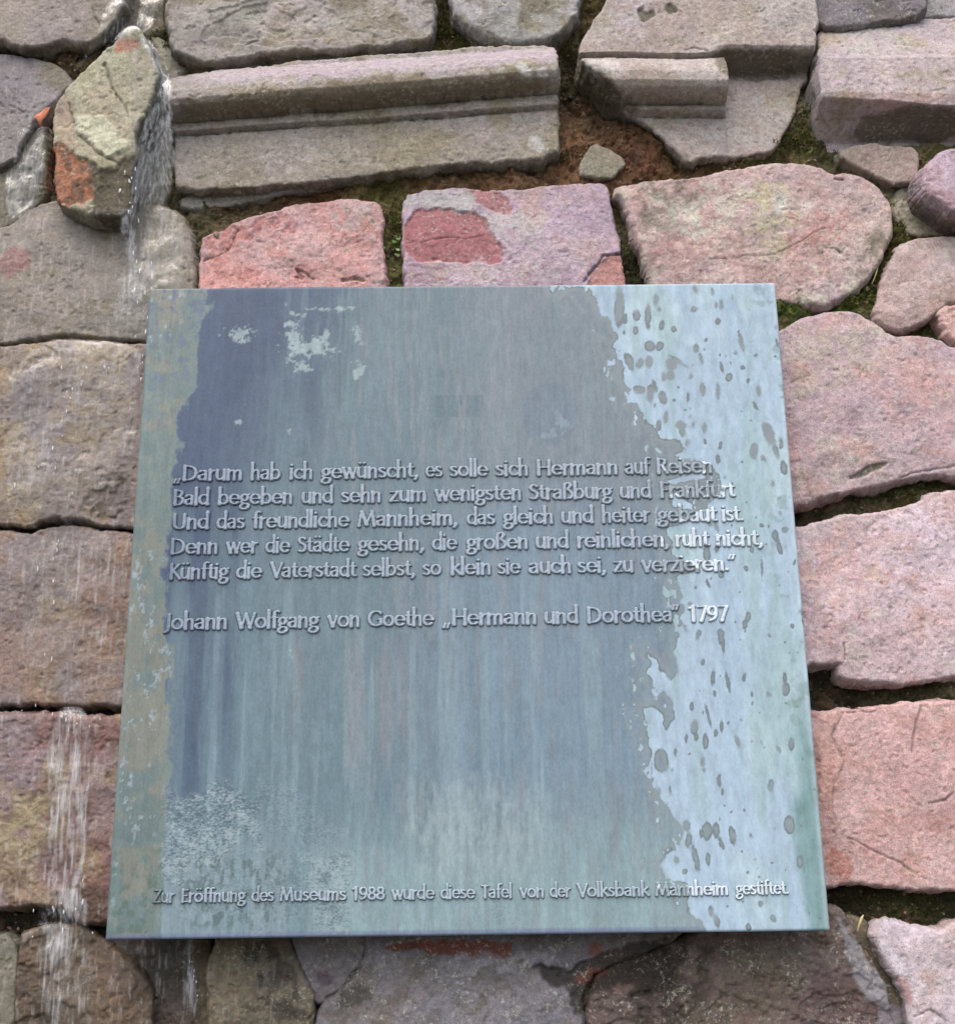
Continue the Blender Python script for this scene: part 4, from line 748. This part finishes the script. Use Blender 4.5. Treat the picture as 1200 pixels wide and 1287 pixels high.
LINES = [
 (((230,604.8),(860,595.1)), 18.0, [('„Darum',217,305),('hab',314,353.6),('ich',363,393.5),('gewünscht,',401.8,526.5),('es',533.8,557),('solle',564.5,615),('sich',622,664.5),('Hermann',673.7,777),('auf',784.3,819),('Reisen',824.7,895.7)]),
 (((240,635.3),(870,625.2)), 18.1, [('Bald',217,264.2),('begeben',272.8,368.3),('und',378.2,419.8),('sehn',427.9,479.4),('zum',488,536.6),('wenigsten',544.8,656),('Straßburg',664.2,771),('und',778.2,819.8),('Frankfurt',829,925.2)]),
 (((240,665.4),(900,655.3)), 18.2, [('Und',216,263.8),('das',271,308.7),('freundliche',316,440.7),('Mannheim,',448,576),('das',585.5,623.3),('gleich',630.6,696),('und',704.5,747.2),('heiter',755.5,818.3),('gebaut',824.7,902.7),('ist.',906.7,934.7)]),
 (((240,696.6),(900,686.3)), 18.3, [('Denn',213.4,274.3),('wer',282.5,325.2),('die',332.4,366),('Städte',373.2,440.7),('gesehn,',448,533.8),('die',542,576),('großen',584.3,664.2),('und',672.4,716),('reinlichen,',724.3,841.8),('ruht',848.2,893),('nicht,',899,959.5)]),
 (((240,728.2),(900,717.8)), 18.4, [('Künftig',212,289),('die',295.7,330.7),('Vaterstadt',338,449.5),('selbst,',455,522.8),('so',530.5,555.8),('klein',565.4,617.8),('sie',625,655.6),('auch',663,718.8),('sei,',725.2,762.3),('zu',769.6,797),('verzieren.“',804.6,926)]),
 (((240,791.4),(890,781.2)), 18.8, [('Johann',204.6,286.2),('Wolfgang',294.4,402.6),('von',410,452.8),('Goethe',461,546.7),('„Hermann',555,675.2),('und',683.4,728),('Dorothea“',737,855),('1797',864.7,917.3)]),
 (((200,1135),(990,1124)), 15.6, [('Zur',191.2,220),('Eröffnung',227.2,310),('des',315.2,345.2),('Museums',350.8,436),('1988',442,484.8),('wurde',490.8,547.2),('diese',552.8,598),('Tafel',604,644),('von',652,684),('der',690,718),('Volksbank',724,817.2),('Mannheim',822.8,915.2),('gestiftet.',923.2,991.2)]),
]
def lettering():
    RH = .0025
    for (A, B), cap, words in LINES:
        A = ray([A], 0)[0]; B = ray([B], 0)[0]; ln = None
        txt = ' '.join(w_[0] for w_ in words)
        line = None; cz = A[1]
        ln = empty('inscription_line', (0,0,0)); ln.parent = plaque; ln['label'] = 'raised line of lettering reading '+txt.replace('„','').replace('“','')
        for wd, u0, u1 in words:
            vm = 0.
            def base_at(u):
                # the traced baseline point under column u
                for _ in range(1): pass
                return None
            # columns meet the baseline at world x found by stepping along it
            tt = np.linspace(-.25, 1.25, 300); bl = A[None]+(B-A)[None]*tt[:,None]; bu, bvv = proj(bl[:,0], np.zeros(300), bl[:,1])
            x0, x1 = np.interp(u0, bu, bl[:,0]), np.interp(u1, bu, bl[:,0]); vb = np.interp((u0+u1)/2, bu, bvv); um = (u0+u1)/2
            q = ray([(um, vb), (um, vb-cap)], 0); ch_ = q[1,1]-q[0,1]
            z0 = A[1]+(B[1]-A[1])*((x0+x1)/2-A[0])/(B[0]-A[0]); sl = (B[1]-A[1])/(B[0]-A[0])
            gs = [glyph(c) for c in wd]; pen = 0; lo, hi = 9, -9; items = []
            for g in gs: items.append((g, pen)); pen += g[3]
            lo = min((g[0][:,0]+p).min() for g, p in items); hi = max((g[0][:,0]+p).max() for g, p in items); sx = (x1-x0+.0006)/(hi-lo)
            Vs, Fs, Hs = [], [], []; nv = 0
            for g, p in items:
                X = x0-.0003+(g[0][:,0]+p-lo)*sx; Z = z0+sl*(X-(x0+x1)/2)+g[0][:,1]*ch_*1.05; Vs.append(np.c_[X, -.00022-(RH-.0006)*g[1], Z]); Fs.append(g[2]+nv); Hs.append(g[1]); nv += len(X)
            V = np.concatenate(Vs); Hh = np.concatenate(Hs); V[:,1] += fbm(V, 6, 3, 351)*.0006*0+fbm(np.c_[V[:,0], V[:,1]*0, V[:,2]], 6, 3, 351)*.0006+fbm(V, 500, 2, 9)*.00012*Hh
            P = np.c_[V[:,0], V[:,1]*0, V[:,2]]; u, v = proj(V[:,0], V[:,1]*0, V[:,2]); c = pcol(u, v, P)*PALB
            # letter tops have a paler patina; dirt and painted shadow darken their feet
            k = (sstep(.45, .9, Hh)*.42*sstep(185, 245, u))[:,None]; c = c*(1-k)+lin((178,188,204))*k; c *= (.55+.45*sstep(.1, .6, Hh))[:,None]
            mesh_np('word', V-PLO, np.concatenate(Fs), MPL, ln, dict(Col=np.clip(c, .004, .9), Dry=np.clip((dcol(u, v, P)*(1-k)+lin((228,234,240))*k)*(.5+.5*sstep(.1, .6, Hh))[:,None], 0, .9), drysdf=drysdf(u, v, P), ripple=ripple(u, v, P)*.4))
lettering()

# ------------------------------------------------------------------ unseen ground sheet added to bounce light up under the ledges
def ground():
    m, t, b = newmat('bounce_ground'); n = noise(t, 3, 6, .6); t.links.new(mixc(t, n, (.09,.085,.08), (.14,.135,.12)), b.inputs['Base Color']); b.inputs['Roughness'].default_value = .9
    o = mesh_np('ground', np.array([(-9,-12,-1.1),(9,-12,-1.1),(9,.3,-1.1),(-9,.3,-1.1)], float), np.array([(0,1,2,3)]), m, None, smooth=False); o['kind'] = 'structure'
ground()

# ------------------------------------------------------------------ running water
def water():
    AV = np.concatenate(ALLV); h = .0016
    u, v = proj(AV[:,0], AV[:,1], AV[:,2]); AV = AV[(u < 330) & (u > -60)]
    lo = AV[:,[0,2]].min(0); hi = AV[:,[0,2]].max(0); nx, nz = int((hi[0]-lo[0])/h)+2, int((hi[1]-lo[1])/h)+2
    Hm = np.full((nx, nz), .13); i = ((AV[:,0]-lo[0])/h).astype(int); j = ((AV[:,2]-lo[1])/h).astype(int); np.minimum.at(Hm, (i, j), AV[:,1])
    for _ in range(3): Hm = np.minimum(Hm, np.minimum(np.minimum(np.roll(Hm,1,0), np.roll(Hm,-1,0)), np.minimum(np.roll(Hm,1,1), np.roll(Hm,-1,1)))+.0006)
    for _ in range(5): Hm = (Hm*2+np.roll(Hm,1,0)+np.roll(Hm,-1,0)+np.roll(Hm,1,1)+np.roll(Hm,-1,1))/6
    for k in range(nz-2, -1, -1): Hm[:,k] = np.minimum(Hm[:,k], Hm[:,k+1]+.0007)       # falling off a ledge it clings back slowly
    for _ in range(2): Hm[1:-1] = (Hm[1:-1]*2+Hm[:-2]+Hm[2:])/4
    gx, gz = np.meshgrid(lo[0]+np.arange(nx)*h, lo[1]+np.arange(nz)*h, indexing='ij')
    x, z = gx.ravel(), gz.ravel(); y = Hm.ravel(); P = np.c_[x, y*0, z]
    rip = fbm(P, 90, 4, 401, .6, (1,1,.28)); rip2 = fbm(P, 230, 3, 402, .6, (1,1,.35))
    y = y-.0022-rip*.0009-rip2*.0004
    u, v = proj(x, y, z); q = np.c_[u+rip*3, v]
    SH = [  # polygon, foam
     ([(160,36),(180,38),(200,58),(214,88),(221,100),(222,110),(222,262),(160,266),(162,228),(168,190),(172,160),(190,132),(196,100),(186,66)], .62),
     ([(146,250),(226,258),(236,300),(232,360),(205,426),(140,428),(148,330)], .20),
     ([(0,424),(184,424),(178,480),(166,662),(0,662)], .10),
     ([(25,655),(164,655),(152,888),(30,888)], .14),
     ([(62,886),(118,884),(120,990),(112,1120),(40,1124),(58,1000)], .40),
     ([(40,1110),(110,1110),(116,1180),(118,1330),(50,1330)], .26),
     ([(225,1175),(246,1175),(250,1250),(244,1300),(226,1260)], .36),
     ([(36,130),(62,150),(60,240),(10,290),(0,230)], .25), ([(150,-60),(215,-60),(200,40),(165,45),(110,70),(100,90),(90,80),(120,50)], .2)]
    m = np.full(len(x), -99.); fo = np.zeros(len(x))
    for p, f in SH:
        d = sdf(q, chaikin(np.array(p, float), 2)); m = np.maximum(m, d); fo = np.maximum(fo, f*sstep(-2, 10, d))
    for cu, cv, su, sv, a in ((160,262,9,24,.8),(166,310,5,28,.9),(190,340,3,10,.8),(182,70,14,20,.7),(205,115,8,8,.3),(168,190,6,18,.6),(92,912,14,26,.45),(85,1130,22,22,.7),(78,1185,16,24,.6),(222,225,6,20,.2),(238,1235,5,24,.8),(75,985,14,60,.5),(100,150,0.1,0.1,0),(120,1175,9,9,.6),(175,225,14,18,.5),(172,372,4,14,.6),(75,470,8,10,.35),(100,455,6,9,.35),(175,440,5,20,.6),(60,540,5,14,.3),(118,740,5,30,.35),(20,760,8,18,.4)):
        if su > 1: fo = np.maximum(fo, a*np.exp(-.5*(((u-cu)/su)**2+((v-cv)/sv)**2)))
    keep = ((m > 0) & (Hm.ravel() < .125)).reshape(nx, nz)
    keep[:2] = keep[-2:] = False; keep[:,:2] = False; keep[:,-2:] = False
    Q0, _ = cells(keep, np.arange(keep.size).reshape(keep.shape)); used = np.unique(Q0); re = np.full(keep.size, -1); re[used] = np.arange(len(used))
    V = np.c_[x, y, z][used]; e = sstep(0, 7, m[used])
    mt, t, b = newmat('running_water'); t.nodes.remove(b); out = t.nodes['Material Output']
    tr = N(t, 'ShaderNodeBsdfTransparent'); tr.inputs[0].default_value = (.94,.95,.94,1); gl = N(t, 'ShaderNodeBsdfGlossy'); gl.inputs['Roughness'].default_value = .22; gl.inputs[0].default_value = (1,1,1,1); df = N(t, 'ShaderNodeBsdfDiffuse'); df.inputs[0].default_value = (.80,.82,.86,1)
    bp = N(t, 'ShaderNodeBump'); bp.inputs['Distance'].default_value = .0012; bp.inputs['Strength'].default_value = .8
    hn = math_(t, 'ADD', noise(t, 260, 5, .7, (1,1,.35), 2), math_(t, 'MULTIPLY', noise(t, 800, 3, .6, (1,1,.5), 7), .3)); t.links.new(hn, bp.inputs['Height']); t.links.new(bp.outputs[0], gl.inputs['Normal'])
    fr = N(t, 'ShaderNodeFresnel'); fr.inputs[0].default_value = 1.33; t.links.new(bp.outputs[0], fr.inputs['Normal'])
    ed = attr(t, 'edge'); g = math_(t, 'MULTIPLY', math_(t, 'MINIMUM', math_(t, 'MULTIPLY', fr.outputs[0], .8), .18), ed)
    m1 = N(t, 'ShaderNodeMixShader'); t.links.new(g, m1.inputs[0]); t.links.new(tr.outputs[0], m1.inputs[1]); t.links.new(gl.outputs[0], m1.inputs[2])
    sn = noise(t, 300, 3, .62, (1,1,.07), 12); sn2 = noise(t, 60, 3, .6, (1,1,.25), 6)
    fo_ = attr(t, 'foam'); th = math_(t, 'SUBTRACT', .63, math_(t, 'MULTIPLY', fo_, .34)); s = math_(t, 'SUBTRACT', math_(t, 'ADD', math_(t, 'MULTIPLY', sn, .72), math_(t, 'MULTIPLY', sn2, .28)), th)
    fa = math_(t, 'MULTIPLY', ramp(t, s, -.08, .24, 0, .40), ed)
    m2 = N(t, 'ShaderNodeMixShader'); t.links.new(fa, m2.inputs[0]); t.links.new(m1.outputs[0], m2.inputs[1]); t.links.new(df.outputs[0], m2.inputs[2]); t.links.new(m2.outputs[0], out.inputs[0])
    o = mesh_np('running_water', V, re[Q0], mt, None, dict(foam=np.clip(fo[used], 0, 1), edge=e)); o['kind'] = 'structure'
    # loose drops and threads falling clear of the stone
    md, t, b = newmat('water_drops'); b.inputs['Base Color'].default_value = (.85,.88,.92,1); b.inputs['Roughness'].default_value = .08; b.inputs['Transmission Weight'].default_value = .45; b.inputs['IOR'].default_value = 1.33
    Vs, Fs = [], []; th_ = np.linspace(0, math.pi, 7); ph = np.linspace(0, 2*math.pi, 9)[:-1]
    prof = np.array([(math.sin(a), math.cos(a)) for a in th_]); n = 0
    for k in range(110):
        c = [(168,250,14,30),(170,330,8,60),(186,390,5,50),(178,500,6,90),(100,470,40,40),(80,900,30,12),(80,1150,30,40),(60,720,30,120),(60,560,40,80),(238,1230,5,40)][rng.integers(10)]
        uu, vv = rng.normal(c[0], c[2]*.7), rng.normal(c[1], c[3]*.6); p = ray([(uu, vv)], .03)[0]
        ii = int((p[0]-lo[0])/h); jj = int((p[1]-lo[1])/h)
        if not (0 <= ii < nx and 0 <= jj < nz): continue
        yy = Hm[ii, jj]-rng.uniform(.002, .008); r = rng.uniform(.0004, .0008); Lr = r*rng.uniform(1.3, 5)
        ring = np.array([(p[0]+s_*r*math.cos(a), yy+s_*r*math.sin(a), p[1]+c_*Lr) for s_, c_ in prof for a in ph]); Vs.append(ring)
        Fs += [(n+i_*8+a, n+i_*8+(a+1)%8, n+(i_+1)*8+(a+1)%8, n+(i_+1)*8+a) for i_ in range(6) for a in range(8)]; n += 56
    o = mesh_np('water_drops', np.concatenate(Vs), np.array(Fs), md, None); o['kind'] = 'stuff'; o['label'] = 'loose drops falling down the left side of the wall'; o['category'] = 'water drops'
water()

# ------------------------------------------------------------------ small things caught on the wall
def blade(name, pts, y, wd, c1, c2, label, cat):
    """a curved dry stem or leaf with a folded section"""
    m, t, b = newmat(name); n = noise(t, 300, 3, .6); t.links.new(mixc(t, n, tuple(lin(c1)), tuple(lin(c2))), b.inputs['Base Color']); b.inputs['Roughness'].default_value = .6
    p = ray(pts, y[0]); p = chaikin_open(p, 2); n_ = len(p); yy = np.interp(np.linspace(0,1,n_), np.linspace(0,1,len(y)), y); c = np.array([p[0,0], yy[0], p[0,1]])
    V, Fq = [], []
    for i in range(n_):
        d = p[min(i+1, n_-1)]-p[max(i-1, 0)]; d /= np.linalg.norm(d)+1e-9; nn = np.array([-d[1], d[0]]); w_ = wd*math.sin(math.pi*min(max(i/(n_-1), .06), .97))**.6
        for s, dy in ((-1,0),(.2,-w_*.35),(1,.0015),(.2,-w_*.30+.0003)): V.append((p[i,0]+nn[0]*w_*s, yy[i]+dy, p[i,1]+nn[1]*w_*s))
        if i: Fq += [((i-1)*4+k, (i-1)*4+(k+1)%4, i*4+(k+1)%4, i*4+k) for k in range(4)]
    o = mesh_np(name, np.array(V)-c, np.array(Fq), m, None); o.location = c; o['label'] = label; o['category'] = cat
def chaikin_open(p, n):
    for _ in range(n):
        q = [p[0]]
        for a, b in zip(p[:-1], p[1:]): q += [.75*a+.25*b, .25*a+.75*b]
        q.append(p[-1]); p = np.array(q)
    return p
def fallen_leaf():
    m, t, b = newmat('dry_leaf'); n = noise(t, 260, 4, .65); t.links.new(mixc(t, n, tuple(lin((206,132,98))), tuple(lin((160,92,62)))), b.inputs['Base Color']); b.inputs['Roughness'].default_value = .7
    o2 = [(42,151),(47,147),(54,144),(60,139),(64,136),(62,143),(60,150),(56,154),(52,162),(50,157),(48,152)]; p = ray(o2, .03); c = p.mean(0); n_ = len(p)
    F = [(p[i,0]-c[0], .0012*math.sin(i*1.7)+(.002 if i in (0,4,8) else 0), p[i,1]-c[1]) for i in range(n_)]; V = F+[(x, y+.0007, z) for x, y, z in F]+[(0,-.0015,0),(0,-.0008,0)]
    Fq = [(2*n_, (i+1)%n_, i) for i in range(n_)]+[(2*n_+1, n_+i, n_+(i+1)%n_) for i in range(n_)]+[(i, (i+1)%n_, n_+(i+1)%n_) for i in range(n_)]+[(i, n_+(i+1)%n_, n_+i) for i in range(n_)]
    o = mesh_np('fallen_leaf', np.array(V), np.array(Fq), m, None, smooth=False); o.location = (c[0], .024, c[1]); o['label'] = 'small orange leaf stuck beside the jutting cream fragment'; o['category'] = 'leaf'
fallen_leaf()
blade('grass_blade', [(1085,1150),(1079,1158),(1077,1172)], (.05,.045,.05), .0016, (206,200,150), (180,176,120), 'pale grass blade in the dark joint right of the plaque foot', 'grass blade')
blade('dry_stem', [(1104,330),(1100,345),(1095,358)], (.055,.05,.055), .0009, (196,190,130), (170,160,110), 'thin dry stem in the mossy joint beside the lichen-mottled block', 'stem')
def seedling():
    m, t, b = newmat('leaf_green'); n = noise(t, 200, 3, .6); t.links.new(mixc(t, n, (.06,.12,.03), (.12,.22,.06)), b.inputs['Base Color']); b.inputs['Roughness'].default_value = .5
    c0 = ray([(497,318)], .06)[0]; root = empty('seedling', (c0[0], .07, c0[1]), label='tiny green seedling growing in the joint between the two pink blocks', category='plant')
    for k in range(16):
        a = rng.uniform(0, 6.28); L = rng.uniform(.003,.0065); p = np.array([rng.normal(0,.004), -.012+rng.normal(0,.003), rng.uniform(0,.018)]); d = np.array([math.cos(a), -.5, math.sin(a)]); d /= np.linalg.norm(d); s = np.cross(d, (0,-1,.3)); s /= np.linalg.norm(s)
        V = np.array([p, p+d*L*.3+s*L*.35, p+d*L*.7+s*L*.3, p+d*L, p+d*L*.7-s*L*.3, p+d*L*.3-s*L*.35, p+d*L*.5+np.array([0,-L*.12,0])])
        mesh_np('leaf', V, np.array([(6,0,1),(6,1,2),(6,2,3),(6,3,4),(6,4,5),(6,5,0)]), m, root, smooth=False)
    V = np.array([(0,.02,-.004),(.0006,.02,-.004),(.0004,-.01,.012),(0,-.0105,.012),(.0003,.02,-.0035),(.0002,-.01,.0125)]); mesh_np('stem', V, np.array([(0,1,2,3),(1,4,5,2),(4,0,3,5)]), m, root, smooth=False)
seedling()
